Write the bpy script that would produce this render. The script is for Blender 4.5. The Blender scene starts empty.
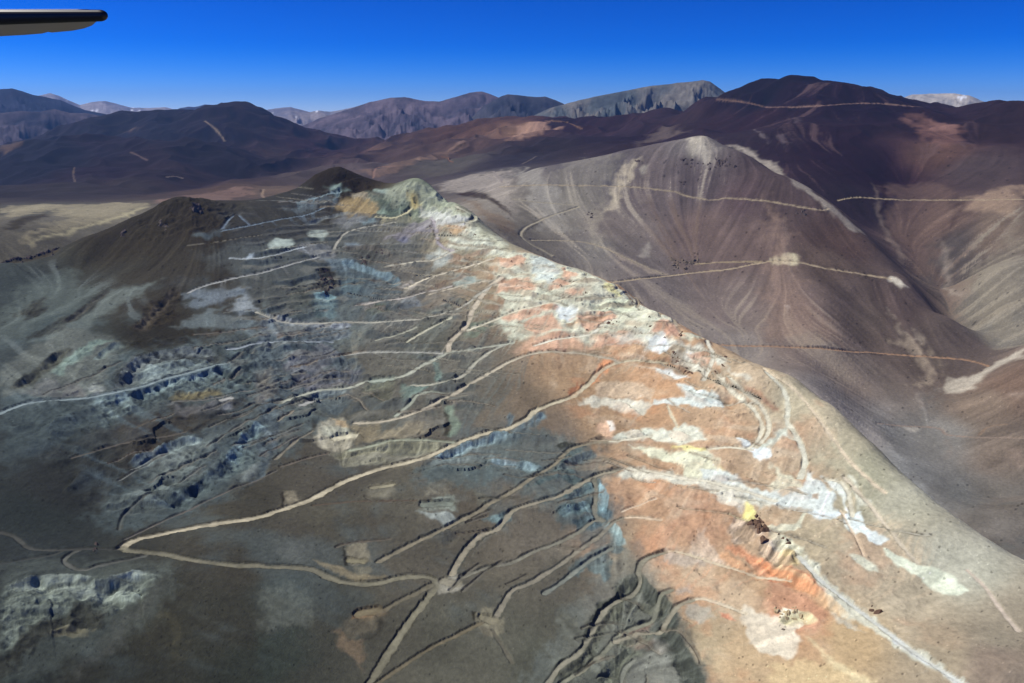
import bpy, bmesh, math, random, time
import numpy as np
from mathutils import Vector, Matrix
T0 = time.time()
random.seed(7)
RNG = np.random.default_rng(11)
scene = bpy.context.scene
COL = scene.collection
CZ = 820.0                       # camera height above the deepest valley floor
F = 803.0; PITCH = math.atan(229.0/F); CP, SP = math.cos(PITCH), math.sin(PITCH)

# ------------------------------------------------------------------ camera
cam = bpy.data.cameras.new('camera'); camo = bpy.data.objects.new('camera', cam); COL.objects.link(camo)
cam.sensor_width = 36.0; cam.lens = F/1024.0*36.0; cam.clip_start = 0.5; cam.clip_end = 200000.0
camo.location = (0, 0, CZ); camo.rotation_euler = (math.radians(90)-PITCH, 0, 0)
scene.camera = camo

def ray(px, py):
    """direction of a picture point as (azimuth, rise per metre of horizontal distance)"""
    X = (np.asarray(px, float)-512)/F; Y = -(np.asarray(py, float)-341.5)/F
    y = CP+Y*SP; z = -SP+Y*CP
    return np.arctan2(X, y), z/np.hypot(X, y)

# ------------------------------------------------------------------ noise
_perm = RNG.permutation(4096)
_g = RNG.uniform(0, 2*np.pi, 4096); _gx = np.cos(_g).astype(np.float32); _gy = np.sin(_g).astype(np.float32)
def gnoise(x, y, seed=0):
    xi = np.floor(x).astype(np.int64); yi = np.floor(y).astype(np.int64)
    fx = (x-xi).astype(np.float32); fy = (y-yi).astype(np.float32)
    u = fx*fx*fx*(fx*(fx*6-15)+10); v = fy*fy*fy*(fy*(fy*6-15)+10)
    def h(a, b):
        return _perm[(_perm[(a+seed*131) & 4095]+b) & 4095]
    def d(a, b, dx, dy):
        k = h(xi+a, yi+b); return _gx[k]*dx+_gy[k]*dy
    n0 = d(0, 0, fx, fy)*(1-u)+d(1, 0, fx-1, fy)*u
    n1 = d(0, 1, fx, fy-1)*(1-u)+d(1, 1, fx-1, fy-1)*u
    return (n0*(1-v)+n1*v)*1.5
def fbm(x, y, wl, octs=3, seed=0, gain=.5):
    s = 0; a = 1.0
    for i in range(octs):
        s = s+a*gnoise(x/wl+i*7.3, y/wl-i*3.1, seed+i); wl *= .5; a *= gain
    return s
def sst(a, b, x):
    t = np.clip((x-a)/(b-a), 0, 1); return t*t*(3-2*t)
def lin(c):
    c = np.asarray(c, float)/255.0
    return np.where(c <= .04045, c/12.92, ((c+.055)/1.055)**2.4)

# ------------------------------------------------------------------ the fan grid (finer towards the camera side)
DU, DV = 0.00118, 0.0021
ud = np.arange(-0.64, 0.6401, DU)
side = 0.64+np.concatenate([np.cumsum(np.geomspace(.004, .35, 18))]); side = side[side < math.pi*.98]
side = np.append(side, math.pi)
U = np.concatenate([-side[::-1], ud, side]); UD0 = len(side); UD1 = UD0+len(ud)
vd = np.arange(math.log(400.), math.log(7000.), DV)
V = np.concatenate([np.linspace(math.log(3.), math.log(400.)-.02, 30), vd, np.linspace(math.log(7000.)+.02, math.log(21000.), 40)])
VD0 = 30; VD1 = VD0+len(vd)
NR, NC = len(V), len(U)
RR = np.exp(V)[:, None]; 
X = (RR*np.sin(U)[None]).astype(np.float64); Y = (RR*np.cos(U)[None]).astype(np.float64)
print('grid', NR, NC, NR*NC)

# ------------------------------------------------------------------ relief: columns of (picture row, distance) or ('z', distance, height)
def Z(r, z): return ('z', r, z)
COLS = {
 0: [(683,520),(600,600),(550,680),(480,800),(400,980),(340,1180),(290,1400),(266,1500),Z(1700,-310),(240,1950),(215,2450),(203,2800),(190,3500),(172,4700),Z(5600,-300),Z(6800,-330)],
 90: [(683,505),(600,590),(550,665),(480,785),(420,915),(380,1010),(340,1130),(300,1300),(262,1480),(240,1560),Z(1800,-300),(222,2150),(205,2650),(190,3300),(170,4200),(146,5000),Z(5800,-230),(118,6600)],
 180: [(683,490),(600,575),(548,650),(480,770),(420,900),(380,1000),(340,1120),(300,1260),(250,1420),(222,1520),(205,1600),Z(1900,-300),(202,2550),(190,3200),(178,3800),(153,4600),Z(5200,-260),(114,6500)],
 250: [(683,485),(600,572),(550,640),(480,765),(420,890),(350,1085),(300,1240),(250,1410),(215,1560),(204,1610),Z(1950,-300),(196,2800),(185,3300),(160,4500),Z(5000,-260),(135,5600),(106,6200),Z(6900,-150)],
 300: [(683,482),(600,570),(500,722),(420,888),(350,1080),(300,1240),(250,1415),(205,1610),(190,1680),Z(1980,-300),(184,3400),(172,4100),(164,4900),(127,6000),Z(6900,-200)],
 345: [(683,480),(600,570),(550,640),(500,720),(450,820),(400,940),(350,1080),(300,1240),(250,1420),(210,1590),(172,1740),Z(2000,-270),Z(2600,-270),(168,3900),(155,4900),Z(5600,-220),Z(6900,-260)],
 388: [(683,478),(600,565),(500,712),(400,920),(300,1215),(250,1400),(210,1550),(187,1660),Z(1950,-300),(183,3200),(165,4200),(152,5000),(147,5400),Z(6500,-250)],
 430: [(683,475),(600,560),(550,630),(500,705),(450,800),(400,910),(350,1040),(300,1200),(250,1380),(215,1530),(187,1640),Z(1950,-290),Z(2250,-300),(184,2900),(170,3500),(150,4500),(135,5500),(131,6000),Z(6900,-260)],
 480: [(683,476),(600,562),(550,632),(500,705),(450,795),(400,900),(350,1025),(300,1165),(260,1300),(226,1430),Z(1640,-350),(224,1990),(205,2300),(190,2650),(165,3400),(145,4400),(128,5400),(122,5700),Z(6900,-200)],
 540: [(683,478),(600,565),(550,635),(500,705),(450,790),(400,890),(350,1010),(300,1140),(270,1230),(254,1300),Z(1550,-400),(252,1950),(230,2100),(205,2300),(185,2450),(168,2620),Z(2800,-190),(158,3300),(142,4200),(121,5400),Z(6500,-100)],
 620: [(683,485),(600,575),(550,640),(500,715),(450,800),(400,900),(350,1010),(310,1110),(289,1170),Z(1420,-430),(286,1850),(250,2050),(220,2230),(186,2450),(165,2600),(153,2700),Z(2920,-170),(147,3500),(130,4500),(119,5200),Z(6200,-130)],
 700: [(683,490),(600,580),(550,645),(500,715),(450,795),(400,885),(360,970),(341,1010),Z(1280,-490),(338,1650),(300,1880),(272,2030),(240,2190),(200,2400),(165,2560),(137,2680),Z(2930,-190),(134,3600),(120,4200),(104,4700),Z(5600,-100)],
 745: [(683,495),(600,585),(550,650),(500,720),(450,797),(400,882),(361,960),Z(1230,-500),(358,1590),(320,1790),(280,1980),(240,2180),(200,2390),(170,2530),(155,2590),Z(2800,-220),(152,3200),(125,3800),(89,4400),Z(5300,-20)],
 790: [(683,500),(600,590),(550,655),(500,725),(450,800),(400,880),(377,925),Z(1190,-520),(374,1500),(350,1640),(300,1880),(262,2080),(230,2230),(205,2360),(180,2470),Z(2680,-270),(177,2880),(140,3300),(115,3800),(82,4300),Z(5200,0)],
 830: [(683,505),(600,597),(550,660),(500,730),(450,802),(404,880),Z(1130,-550),(401,1455),(375,1610),(340,1740),(300,1920),(262,2120),(235,2260),(205,2390),Z(2560,-310),(202,2780),(150,3250),(115,3750),(83,4250),Z(5100,0)],
 870: [(683,512),(600,605),(550,665),(500,735),(460,790),(442,820),Z(1080,-580),(439,1420),(410,1540),(380,1680),(350,1810),(300,2010),(262,2180),(240,2290),Z(2420,-380),(236,2560),(200,2850),(160,3200),(125,3620),(90,4100),Z(5000,0)],
 910: [(683,518),(600,612),(550,672),(500,740),(482,768),Z(1040,-600),(478,1330),(440,1490),(410,1600),(380,1730),(350,1850),(310,2010),(280,2130),Z(2260,-440),(276,2400),(230,2700),(180,3100),(130,3700),(99,4150),Z(5000,-50)],
 950: [(683,525),(600,620),(550,680),(519,720),Z(1000,-620),(515,1240),(470,1400),(430,1550),(390,1720),(360,1840),(330,1960),(318,2020),Z(2120,-510),(313,2240),(285,2400),(250,2560),(200,2880),(160,3230),(130,3700),(107,4200),Z(5000,-80)],
 1000: [(683,532),(620,603),(562,675),Z(960,-650),(558,1150),(500,1330),(450,1470),(410,1600),(375,1740),(360,1850),(345,1970),(310,2150),(270,2330),(220,2640),(180,3000),(150,3350),(125,3800),(104,4250),Z(5000,-60)],
 1030: [(683,537),(620,612),(586,652),Z(940,-660),(580,1120),(540,1210),(500,1310),(438,1490),(395,1620),(362,1740),(345,1880),(325,2040),(300,2170),(260,2370),(220,2630),(185,2950),(155,3300),(130,3700),(106,4200),Z(5000,-60)],
}
pts = []
for px, L in COLS.items():
    for c in L:
        if c[0] == 'z':
            a, _ = ray(px, 400.); pts.append((float(a), math.log(c[1]), c[2]/c[1]))
        else:
            a, e = ray(px, c[0]); pts.append((float(a), math.log(c[1]), float(e)))
for (src, du) in ((0, -.09), (1030, .09)):
    a0, _ = ray(src, 400.)
    for (a, v, e) in [p for p in pts if abs(p[0]-float(ray(src, 400.)[0])) < .035]:
        pts.append((a+du, v, e))
for (px, py, r) in [(735,92,4380),(752,85.5,4350),(768,84.5,4330),(778,85.5,4310),(800,84.5,4280),(814,85.5,4270),(845,85,4230),(858,88,4200),(885,94,4120),(930,108,4150),(985,103,4230),(1012,107,4230),(441,197,1585),(456,206,1525),(470,214,1465),(496,237,1365),(512,250.5,1305),(580,269,1240),(655,311,1085),(722,350,985),(115,114,6600),(150,114,6550),(215,114,6300),(280,118,6150)]:
    a, e = ray(px, py); pts.append((float(a), math.log(r), float(e)))
P = np.array(pts)
def tps_fit(P, lam):
    n = len(P); d2 = ((P[:, None, :2]-P[None, :, :2])**2).sum(2)
    K = np.where(d2 > 0, .5*d2*np.log(d2+1e-30), 0)+lam*np.eye(n)
    A = np.zeros((n+3, n+3)); A[:n, :n] = K; A[:n, n] = 1; A[:n, n+1:] = P[:, :2]; A[n:, :n] = A[:n, n:].T
    return np.linalg.solve(A, np.concatenate([P[:, 2], np.zeros(3)]))
Wt = tps_fit(P, 8e-6)
def tps_eval(a, v):
    out = Wt[len(P)]+Wt[len(P)+1]*a+Wt[len(P)+2]*v
    for i in range(len(P)):
        d2 = (a-P[i, 0])**2+(v-P[i, 1])**2
        out = out+Wt[i]*.5*d2*np.log(d2+1e-30)
    return out
# evaluate on every third node of the dense part, then spline up
uc = np.linspace(-.64, .64, 400); vc = np.linspace(math.log(425.), math.log(7000.), 520)
Ec = tps_eval(uc[None, :]*np.ones((len(vc), 1)), vc[:, None]*np.ones((1, len(uc))))
def cubic(A, i, j):
    i = np.clip(i, 1, A.shape[0]-2.001); j = np.clip(j, 1, A.shape[1]-2.001)
    i0 = np.floor(i).astype(int); j0 = np.floor(j).astype(int); i0 = np.minimum(i0, A.shape[0]-3); j0 = np.minimum(j0, A.shape[1]-3)
    fi, fj = i-i0, j-j0
    def w(f): return [(-f+2*f*f-f**3)/2, (2-5*f*f+3*f**3)/2, (f+4*f*f-3*f**3)/2, (-f*f+f**3)/2]
    wi, wj = w(fi), w(fj); s = 0
    for a in range(4):
        for b in range(4):
            s = s+wi[a]*wj[b]*A[i0+a-1, j0+b-1]
    return s
Ug = np.clip(U, -.637, .637); Vg = np.clip(V, math.log(430.), math.log(6900.))
ii = ((Vg-vc[0])/(vc[1]-vc[0]))[:, None]*np.ones((1, NC)); jj = ((Ug-uc[0])/(uc[1]-uc[0]))[None]*np.ones((NR, 1))
E = cubic(Ec, ii, jj)
H = E*np.exp(Vg)[:, None]
far = sst(6600, 9500, RR)
H = H*(1-far)+(-420)*far
back = sst(.75, 1.6, np.abs(U))[None]; H = H*(1-back)+(-440)*back
print('tps', time.time()-T0)
# soil colour samples, scene light and haze included: picture column, row, sRGB, layer (0 near ridge, 1 beyond)
SOIL = [
(500,440,112,103,95,0),(575,485,134,114,100,0),(595,545,146,122,106,0),(612,600,134,119,106,0),(604,455,166,134,112,0),(480,470,104,96,88,0),(440,520,98,91,83,0),(380,540,92,85,77,0),(350,440,92,86,80,0),(420,380,102,94,87,0),(560,580,104,97,89,0),(625,640,140,126,112,0),
(20,290,66,72,74,0),(60,320,76,84,86,0),(130,230,54,50,47,0),(200,230,56,51,48,0),(220,270,62,58,55,0),(150,300,64,60,56,0),(40,370,72,78,80,0),(110,360,80,88,90,0),(160,335,50,48,45,0),
(60,430,52,56,58,0),(150,420,68,64,62,0),(60,480,50,52,53,0),(30,520,48,53,54,0),(180,440,68,64,60,0),(60,620,48,52,52,0),(150,620,60,58,52,0),(100,665,52,52,48,0),(230,630,66,64,58,0),(250,560,70,66,60,0),(30,560,54,58,60,0),(20,670,44,48,48,0),
(230,500,72,68,62,0),(220,540,74,70,64,0),(300,540,88,82,75,0),(330,520,92,86,77,0),(420,560,95,88,80,0),(330,610,74,72,66,0),(280,600,72,74,70,0),(450,640,98,94,85,0),(500,640,100,96,87,0),(560,620,94,90,82,0),(530,660,90,88,80,0),(240,670,58,60,55,0),
(400,500,96,90,82,0),(330,480,84,78,72,0),(450,410,104,94,86,0),(490,400,112,100,90,0),(520,400,130,112,98,0),(560,370,175,138,114,0),(540,440,116,102,92,0),(560,430,132,113,100,0),(530,470,114,102,92,0),(470,500,102,92,82,0),(560,510,112,102,94,0),(540,530,116,106,97,0),
(600,420,176,138,114,0),(590,400,170,132,108,0),(650,400,206,156,126,0),(660,380,208,156,126,0),(560,350,190,150,126,0),(540,320,206,156,126,0),(520,270,206,156,130,0),(480,300,160,138,120,0),(620,500,200,152,126,0),(650,490,206,156,128,0),(700,520,208,156,130,0),(660,540,204,155,128,0),(720,430,204,162,136,0),(780,440,194,158,136,0),(690,580,206,166,140,0),(620,560,160,138,120,0),(650,620,150,132,116,0),(700,650,196,166,140,0),(740,660,208,170,140,0),(800,620,202,150,120,0),(860,560,190,164,146,0),(850,640,202,164,132,0),(900,600,188,164,146,0),(940,650,168,144,126,0),(1000,665,148,128,116,0),(1000,640,160,140,126,0),(830,450,192,172,152,0),(900,500,196,180,164,0),(870,480,172,158,140,0),(960,565,190,176,164,0),(820,540,194,168,146,0),(780,500,196,160,136,0),(740,380,204,170,146,0),(800,400,190,168,148,0),(640,330,204,158,130,0),(600,300,206,160,132,0),
(480,340,124,108,96,0),(430,340,100,94,86,0),(400,330,98,92,90,0),(350,280,82,82,82,0),(300,290,74,72,70,0),(280,250,74,74,75,0),(250,240,66,66,68,0),(350,230,100,100,100,0),(400,240,116,110,104,0),(450,240,166,146,126,0),(430,200,150,150,134,0),(330,180,52,47,46,0),(300,200,64,64,66,0),(470,290,154,130,114,0),(430,300,128,114,104,0),(410,270,124,110,100,0),(240,300,70,66,62,0),(345,178,48,43,43,0),(480,230,150,140,128,0),(500,245,176,158,140,0),
(100,215,122,116,104,1),(40,235,98,94,86,1),(60,222,108,104,96,1),(30,212,86,86,82,1),
(560,200,134,128,122,1),(600,172,100,96,102,1),(620,230,130,119,115,1),(700,150,120,114,114,1),(650,190,110,100,101,1),(700,230,116,100,98,1),(700,180,104,94,98,1),(740,200,98,84,88,1),(760,240,114,98,96,1),(720,310,128,115,112,1),(800,300,124,108,104,1),(780,340,133,118,112,1),(850,300,100,88,86,1),(870,320,97,86,83,1),(850,375,126,114,108,1),(840,240,86,72,72,1),(780,195,82,72,76,1),(640,260,128,118,116,1),(600,250,134,128,124,1),(740,350,142,132,127,1),(530,215,118,112,106,1),(500,205,140,132,124,1),(660,300,126,116,114,1),(700,330,136,126,122,1),(830,270,102,88,84,1),(900,310,92,80,80,1),(930,345,92,82,80,1),(960,345,95,85,84,1),
(900,440,150,147,145,1),(920,470,147,146,146,1),(950,490,126,124,123,1),(1000,530,120,114,110,1),(940,440,132,128,125,1),(860,425,166,157,151,1),(830,398,156,146,142,1),(1000,540,102,96,93,1),(980,405,120,106,97,1),(1000,440,116,104,97,1),(1000,500,112,104,99,1),(1005,385,112,94,86,1),
(870,170,52,47,59,1),(830,150,54,48,60,1),(900,240,84,73,77,1),(900,280,90,79,79,1),(950,220,98,84,83,1),(1000,220,116,102,95,1),(950,260,82,78,81,1),(1000,290,120,114,108,1),(1000,330,124,119,113,1),(980,170,80,72,78,1),(940,130,58,53,62,1),(1000,130,63,57,65,1),(940,150,94,76,76,1),(850,200,62,56,66,1),(880,215,64,58,68,1),
(800,95,52,47,60,1),(870,98,52,46,60,1),(760,92,46,41,54,1),(760,118,64,56,68,1),(720,120,65,58,70,1),(680,125,68,62,72,1),(780,145,60,54,66,1),(740,140,66,60,70,1),
(600,140,58,56,67,1),(520,160,66,65,74,1),(560,150,60,59,67,1),(640,135,57,54,65,1),(500,178,92,90,92,1),(450,165,86,84,86,1),(560,123,60,50,54,1),(525,130,120,98,90,1),
(400,150,82,72,78,1),(350,165,92,84,90,1),(450,140,86,75,80,1),(300,172,80,74,78,1),(280,190,88,82,80,1),(230,190,86,73,71,1),(470,130,84,70,74,1),
(250,120,58,53,52,1),(300,145,70,63,62,1),(280,155,74,68,66,1),(200,130,54,51,57,1),(150,130,50,49,60,1),(100,140,54,53,66,1),(50,150,44,45,62,1),(20,165,42,42,60,1),(100,170,55,53,63,1),(150,170,58,56,62,1),(220,163,46,43,48,1),(200,180,62,57,61,1),(60,190,69,66,70,1),(20,196,62,61,67,1),(130,190,71,66,70,1),
]
# patches: layer, tile offset, outline (quarter pixels), sRGB, edge softness, edge wander, rockiness, run-off, opacity
B1=(112,126,130); B2=(84,98,104); B3=(74,86,92); PW=(224,222,202); PG=(204,208,188); WH=(222,224,210); YE=(238,226,150); OR=(206,164,136); GS=(136,142,130); DK=(44,42,40); PU=(140,136,148); RS=(212,152,116)
PATCH = [
# broad soft bands of blue-grey weathered rock
('N',-1,0,[(0,395),(90,380),(180,345),(260,325),(330,300),(360,330),(330,390),(240,400),(130,420),(0,450)],(88,104,112),16,14,.3,0,.62),
('N',-1,0,[(90,520),(130,470),(220,420),(290,380),(340,385),(320,430),(250,480),(180,520),(110,530)],(84,100,108),14,12,.3,0,.6),
('N',-1,0,[(300,330),(420,315),(520,345),(500,400),(430,440),(340,450),(300,400)],(106,112,106),16,12,.2,0,.34),
('N',-1,0,[(410,470),(470,445),(540,425),(600,450),(620,520),(600,560),(560,520),(500,480),(430,490)],(86,106,114),10,10,.3,0,.6),
('N',-1,0,[(520,683),(560,630),(600,560),(640,540),(670,600),(720,690)],(112,120,116),12,10,.2,0,.55),
('N',-1,0,[(200,250),(320,240),(420,240),(440,300),(380,330),(260,320)],(92,102,108),14,12,.2,0,.5),
('N',-1,0,[(0,560),(60,560),(180,560),(160,620),(60,670),(0,690)],(88,98,98),14,10,.2,0,.5),
# left: scree fans and blue-grey rock faces
('N',0,170,[(60,540),(130,440),(240,400),(330,450),(420,470),(330,540),(180,600),(120,640),(40,683),(0,683),(0,560)],(92,104,106),12,8,0,.5,.75),
('N',0,170,[(120,683),(260,600),(420,490),(540,460),(640,440),(520,520),(380,600),(280,683)],(108,120,122),7,6,0,.6,.8),
('N',0,170,[(60,580),(150,510),(200,530),(190,560),(110,600)],DK,5,5,1.2,0,.75),
('N',0,170,[(250,600),(340,530),(440,470),(440,490),(360,560),(260,640),(100,683),(90,670)],(46,48,48),3,4,1.0,0,.7),
('N',0,170,[(520,640),(600,540),(700,460),(715,500),(700,590),(650,625),(540,650)],(48,45,42),6,6,1.6,.3,.85),
('N',0,170,[(680,450),(720,420),(790,430),(800,450),(700,480)],(72,74,74),5,4,.8,0,.7),
('N',0,341,[(0,120),(120,30),(260,-60),(420,-30),(495,10),(480,60),(420,170),(400,210),(360,215),(240,225),(100,215),(0,225)],(104,112,112),7,6,.25,0,.8),
('N',0,341,[(90,215),(170,140),(240,160),(250,190),(225,225)],(112,116,116),4,2,0,.3,.8),
('N',0,341,[(235,225),(270,165),(310,170),(355,215)],(124,126,124),3,2,0,.3,.8),
('N',0,341,[(30,190),(150,110),(250,30),(280,30),(240,80),(140,150),(60,200)],(54,56,52),4,4,1.2,0,.8),
('N',0,341,[(200,120),(280,40),(380,0),(440,0),(330,70),(250,130)],(128,152,150),4,4,1.1,.4,.75),
('N',0,341,[(350,195),(380,165),(415,195),(415,212),(370,212)],(160,170,172),3,3,.8,.3,.9),
('N',0,341,[(430,200),(470,110),(550,60),(700,45),(880,55),(905,90),(760,100),(560,110),(520,180),(450,210)],(62,66,68),5,5,2.2,0,.85),
('N',0,341,[(540,130),(590,85),(700,75),(830,85),(900,80),(905,95),(860,105),(750,135),(640,155),(560,185)],(122,138,144),4,5,1.6,.5,.85),
('N',0,341,[(420,225),(560,195),(650,160),(750,140),(870,108),(920,95),(1023,130),(1023,170),(900,195),(780,215),(700,235),(640,220),(560,260),(430,340),(385,335),(375,250)],B2,4,5,2.4,.5,.85),
('N',0,341,[(900,40),(960,25),(1023,15),(1023,130),(960,140),(900,120)],(76,90,98),5,6,1.8,.4,.85),
('N',0,341,[(690,225),(720,205),(850,190),(900,180),(890,215),(740,240),(700,240)],(128,118,84),4,4,.9,.5,.7),
('N',0,341,[(0,300),(70,265),(130,250),(300,240),(380,250),(370,330),(250,380),(100,420),(0,450)],(66,78,84),9,8,.5,.3,.65),
('N',0,341,[(680,250),(720,270),(800,245),(900,240),(860,280),(740,300),(700,285)],(112,112,112),5,4,0,.4,.8),
('N',0,341,[(880,280),(900,215),(930,235),(940,270)],(150,152,150),3,3,0,.5,.85),
('N',0,341,[(540,480),(590,490),(650,470),(690,410),(760,395),(850,400),(870,470),(840,530),(760,640),(700,670),(640,660),(590,683),(440,683),(480,640),(560,580),(560,530)],(98,110,114),8,8,1.6,.6,.88),
('N',0,341,[(640,500),(720,440),(800,420),(840,440),(760,500),(700,560),(650,600)],(118,130,132),7,8,1.4,.4,.6),
('N',0,341,[(640,640),(720,580),(830,520),(860,540),(760,640),(700,675),(660,680)],(54,66,74),4,5,2.2,0,.75),
('N',0,341,[(520,490),(560,430),(650,400),(700,390),(660,470),(640,490)],(56,52,48),5,5,.8,0,.7),
('N',0,341,[(880,480),(930,410),(1023,330),(1023,480),(960,520),(890,520)],(92,108,114),6,7,2.0,.5,.85),
('N',0,341,[(960,520),(1023,480),(1023,530),(970,550)],(134,146,150),4,4,.6,.3,.8),
('N',0,341,[(860,330),(940,290),(950,300),(900,340)],(46,44,42),3,3,.8,0,.8),
# bottom left cliff
('N',0,512,[(0,350),(40,310),(130,270),(220,262),(300,262),(420,285),(520,255),(640,250),(610,290),(560,335),(480,380),(420,420),(330,350),(250,400),(120,470),(60,520),(0,570)],(112,124,122),5,6,2.4,.4,.88),
('N',0,512,[(60,500),(130,450),(250,390),(330,350),(440,400),(400,460),(300,480),(180,500),(90,590),(0,683),(0,600)],(58,60,56),6,6,2.0,.2,.85),
('N',0,512,[(330,300),(430,290),(470,340),(440,410),(340,350)],(74,82,82),4,5,2.8,0,.75),
('N',0,512,[(190,480),(270,455),(360,470),(340,490),(230,500)],(126,124,104),2,6,.5,0,.6),
('N',0,512,[(300,640),(420,500),(560,350),(640,270),(660,270),(600,370),(480,520),(330,640),(200,683)],(80,82,78),9,6,0,.4,.55),
# scree ghost patches low on the grey flank
('N',0,512,[(640,380),(700,380),(730,560),(735,610),(700,540),(650,430)],(84,82,66),9,8,0,0,.55),
('N',256,512,[(100,160),(150,120),(200,150),(190,190),(110,195)],(116,122,118),9,8,0,.5,.55),
('N',256,512,[(0,330),(100,300),(200,300),(240,420),(140,470),(40,460)],(112,118,110),10,12,0,.5,.5),
('N',256,512,[(0,470),(180,480),(240,600),(60,683),(0,683)],(56,66,64),14,10,0,0,.6),
# upper left pale workings
('N',170,220,[(120,92),(150,62),(240,80),(330,48),(360,0),(350,50),(300,80),(200,108),(130,100)],(96,112,124),4,4,.4,.2,.6),
('N',170,220,[(205,72),(300,82),(292,92),(200,92)],(66,80,94),3,4,.5,.2,.6),
('N',170,220,[(285,160),(292,140),(350,135),(278,158)],(196,206,216),2,2,0,0,.0),
('N',256,170,[(-40,355),(-25,335),(0,335),(0,360),(-30,368)],(168,186,206),2,3,0,.5,.92),
('N',256,170,[(60,300),(75,278),(135,275),(145,300),(120,318),(65,318)],(186,204,204),3,5,.2,.3,.85),
('N',256,170,[(210,258),(225,235),(280,240),(292,262),(260,280),(215,272)],(178,194,194),3,5,.2,.3,.85),
('N',256,170,[(150,310),(210,296),(290,300),(320,330),(270,360),(200,345)],(136,142,150),3,4,0,.5,.85),
('N',256,170,[(260,350),(330,355),(400,380),(380,410),(300,400)],(112,132,150),3,4,.5,.5,.75),
('N',0,170,[(720,490),(800,480),(900,475),(1000,470),(1000,500),(900,520),(830,545),(760,545),(735,525),(810,512),(730,505)],(142,160,180),5,6,.3,.3,.5),
('N',0,170,[(910,560),(930,520),(1000,500),(1023,560),(960,585)],(146,158,170),3,4,0,.5,.85),
('N',0,170,[(695,620),(830,560),(900,540),(870,570),(900,580),(1023,600),(1023,683),(960,640),(850,640),(740,635)],(124,140,150),5,6,.3,.4,.55),
('N',256,170,[(0,560),(30,580),(100,605),(250,618),(390,618),(380,660),(300,683),(0,683)],(104,116,128),4,6,1.0,.4,.8),
('N',256,170,[(225,540),(235,510),(290,510),(320,530),(325,590),(240,595)],(98,122,132),3,4,.6,.4,.75),
('N',256,170,[(235,510),(240,495),(300,505),(300,525),(250,530)],(134,158,168),3,4,1.0,.4,.85),
('N',256,170,[(248,400),(280,385),(315,400),(325,470),(300,510),(265,480),(250,440)],(40,38,38),3,5,2.0,0,.88),
('N',256,170,[(310,370),(360,360),(420,390),(500,410),(525,440),(560,450),(585,490),(500,520),(440,520),(410,540),(340,520),(330,430)],(82,98,110),6,7,1.2,.4,.65),
('N',256,170,[(340,430),(420,415),(440,480),(400,510),(340,490)],(86,108,120),4,5,.8,.4,.6),
('N',256,170,[(330,310),(400,300),(500,300),(560,340),(520,380),(440,385),(370,350)],(72,74,74),5,6,1.2,.2,.7),
('N',256,170,[(430,560),(470,530),(520,540),(535,570),(480,585)],(70,80,72),3,4,.6,.4,.8),
('N',256,170,[(570,510),(640,500),(660,525),(650,545),(580,545)],(132,142,154),3,4,.5,.5,.8),
('N',256,170,[(160,560),(130,500),(180,450),(230,480),(225,550)],(96,102,94),7,6,.3,.4,.5),
# summit area
('N',256,170,[(280,60),(350,50),(370,75),(330,95),(290,80)],(150,176,178),4,5,0,.5,.8),
('N',256,170,[(200,120),(300,100),(330,120),(260,150),(150,170),(110,160)],(108,122,134),5,6,0,.5,.7),
('N',256,170,[(320,145),(350,120),(430,110),(480,130),(500,160),(440,185),(360,180)],(170,150,112),4,5,.3,.4,.85),
('N',256,170,[(390,90),(450,90),(500,110),(440,120),(400,115)],(196,184,156),4,5,.3,.4,.8),
('N',256,170,[(430,85),(500,100),(560,95),(640,150),(600,190),(520,165),(460,120)],(110,126,116),4,6,1.2,.5,.85),
('N',256,170,[(470,75),(540,70),(560,85),(500,88)],(168,190,188),3,4,0,.3,.8),
('N',256,170,[(490,160),(520,150),(540,170),(510,175)],(160,184,176),3,3,0,.3,.8),
('N',256,170,[(550,70),(640,52),(740,100),(830,170),(890,190),(870,215),(800,210),(760,190),(700,180),(640,150),(580,110)],(178,184,160),5,5,.5,.6,.8),
('N',256,170,[(600,100),(640,95),(660,150),(640,160)],(196,176,116),3,4,.3,.4,.8),
('N',256,170,[(660,150),(740,160),(800,180),(860,200),(840,230),(760,240),(700,210)],(204,206,198),4,5,.3,.4,.8),
('N',256,170,[(400,205),(470,195),(480,210),(420,220)],(128,152,166),3,4,0,.5,.85),
('N',256,170,[(340,180),(430,190),(400,210),(340,230),(320,200)],(142,146,148),5,6,0,.4,.7),
('N',256,170,[(360,290),(410,285),(420,305),(370,310)],(124,140,156),3,4,.4,.4,.85),
('N',256,170,[(500,265),(570,245),(640,205),(720,195),(740,240),(640,260),(600,280),(510,275)],(138,136,144),3,5,.8,.4,.85),
('N',256,170,[(560,275),(600,265),(620,285),(590,300)],(98,104,128),3,3,1.2,.3,.85),
('N',256,170,[(740,220),(800,210),(850,235),(840,260),(760,265)],(196,166,128),4,5,.4,.4,.8),
('N',256,170,[(740,270),(800,250),(900,230),(1000,300),(1023,330),(960,340),(860,330),(790,320)],PG,5,7,.6,.6,.82),
('N',256,170,[(860,205),(900,225),(960,270),(1023,320),(990,320),(900,270)],(176,176,150),4,4,0,.3,.7),
('N',256,170,[(680,340),(730,325),(790,335),(770,375),(700,390)],(190,196,186),4,5,.2,.6,.85),
('N',256,170,[(580,460),(620,440),(660,460),(620,480)],(190,182,170),4,4,0,.5,.85),
('N',256,170,[(780,440),(860,415),(900,440),(850,470),(790,470)],(164,180,170),4,4,.2,.5,.8),
('N',256,170,[(850,620),(930,590),(960,610),(900,650),(830,670)],(124,140,124),4,5,.4,.4,.7),
('N',256,170,[(690,500),(780,485),(790,520),(720,545)],(150,142,128),4,5,.4,.4,.8),
# white workings along the crest
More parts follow.
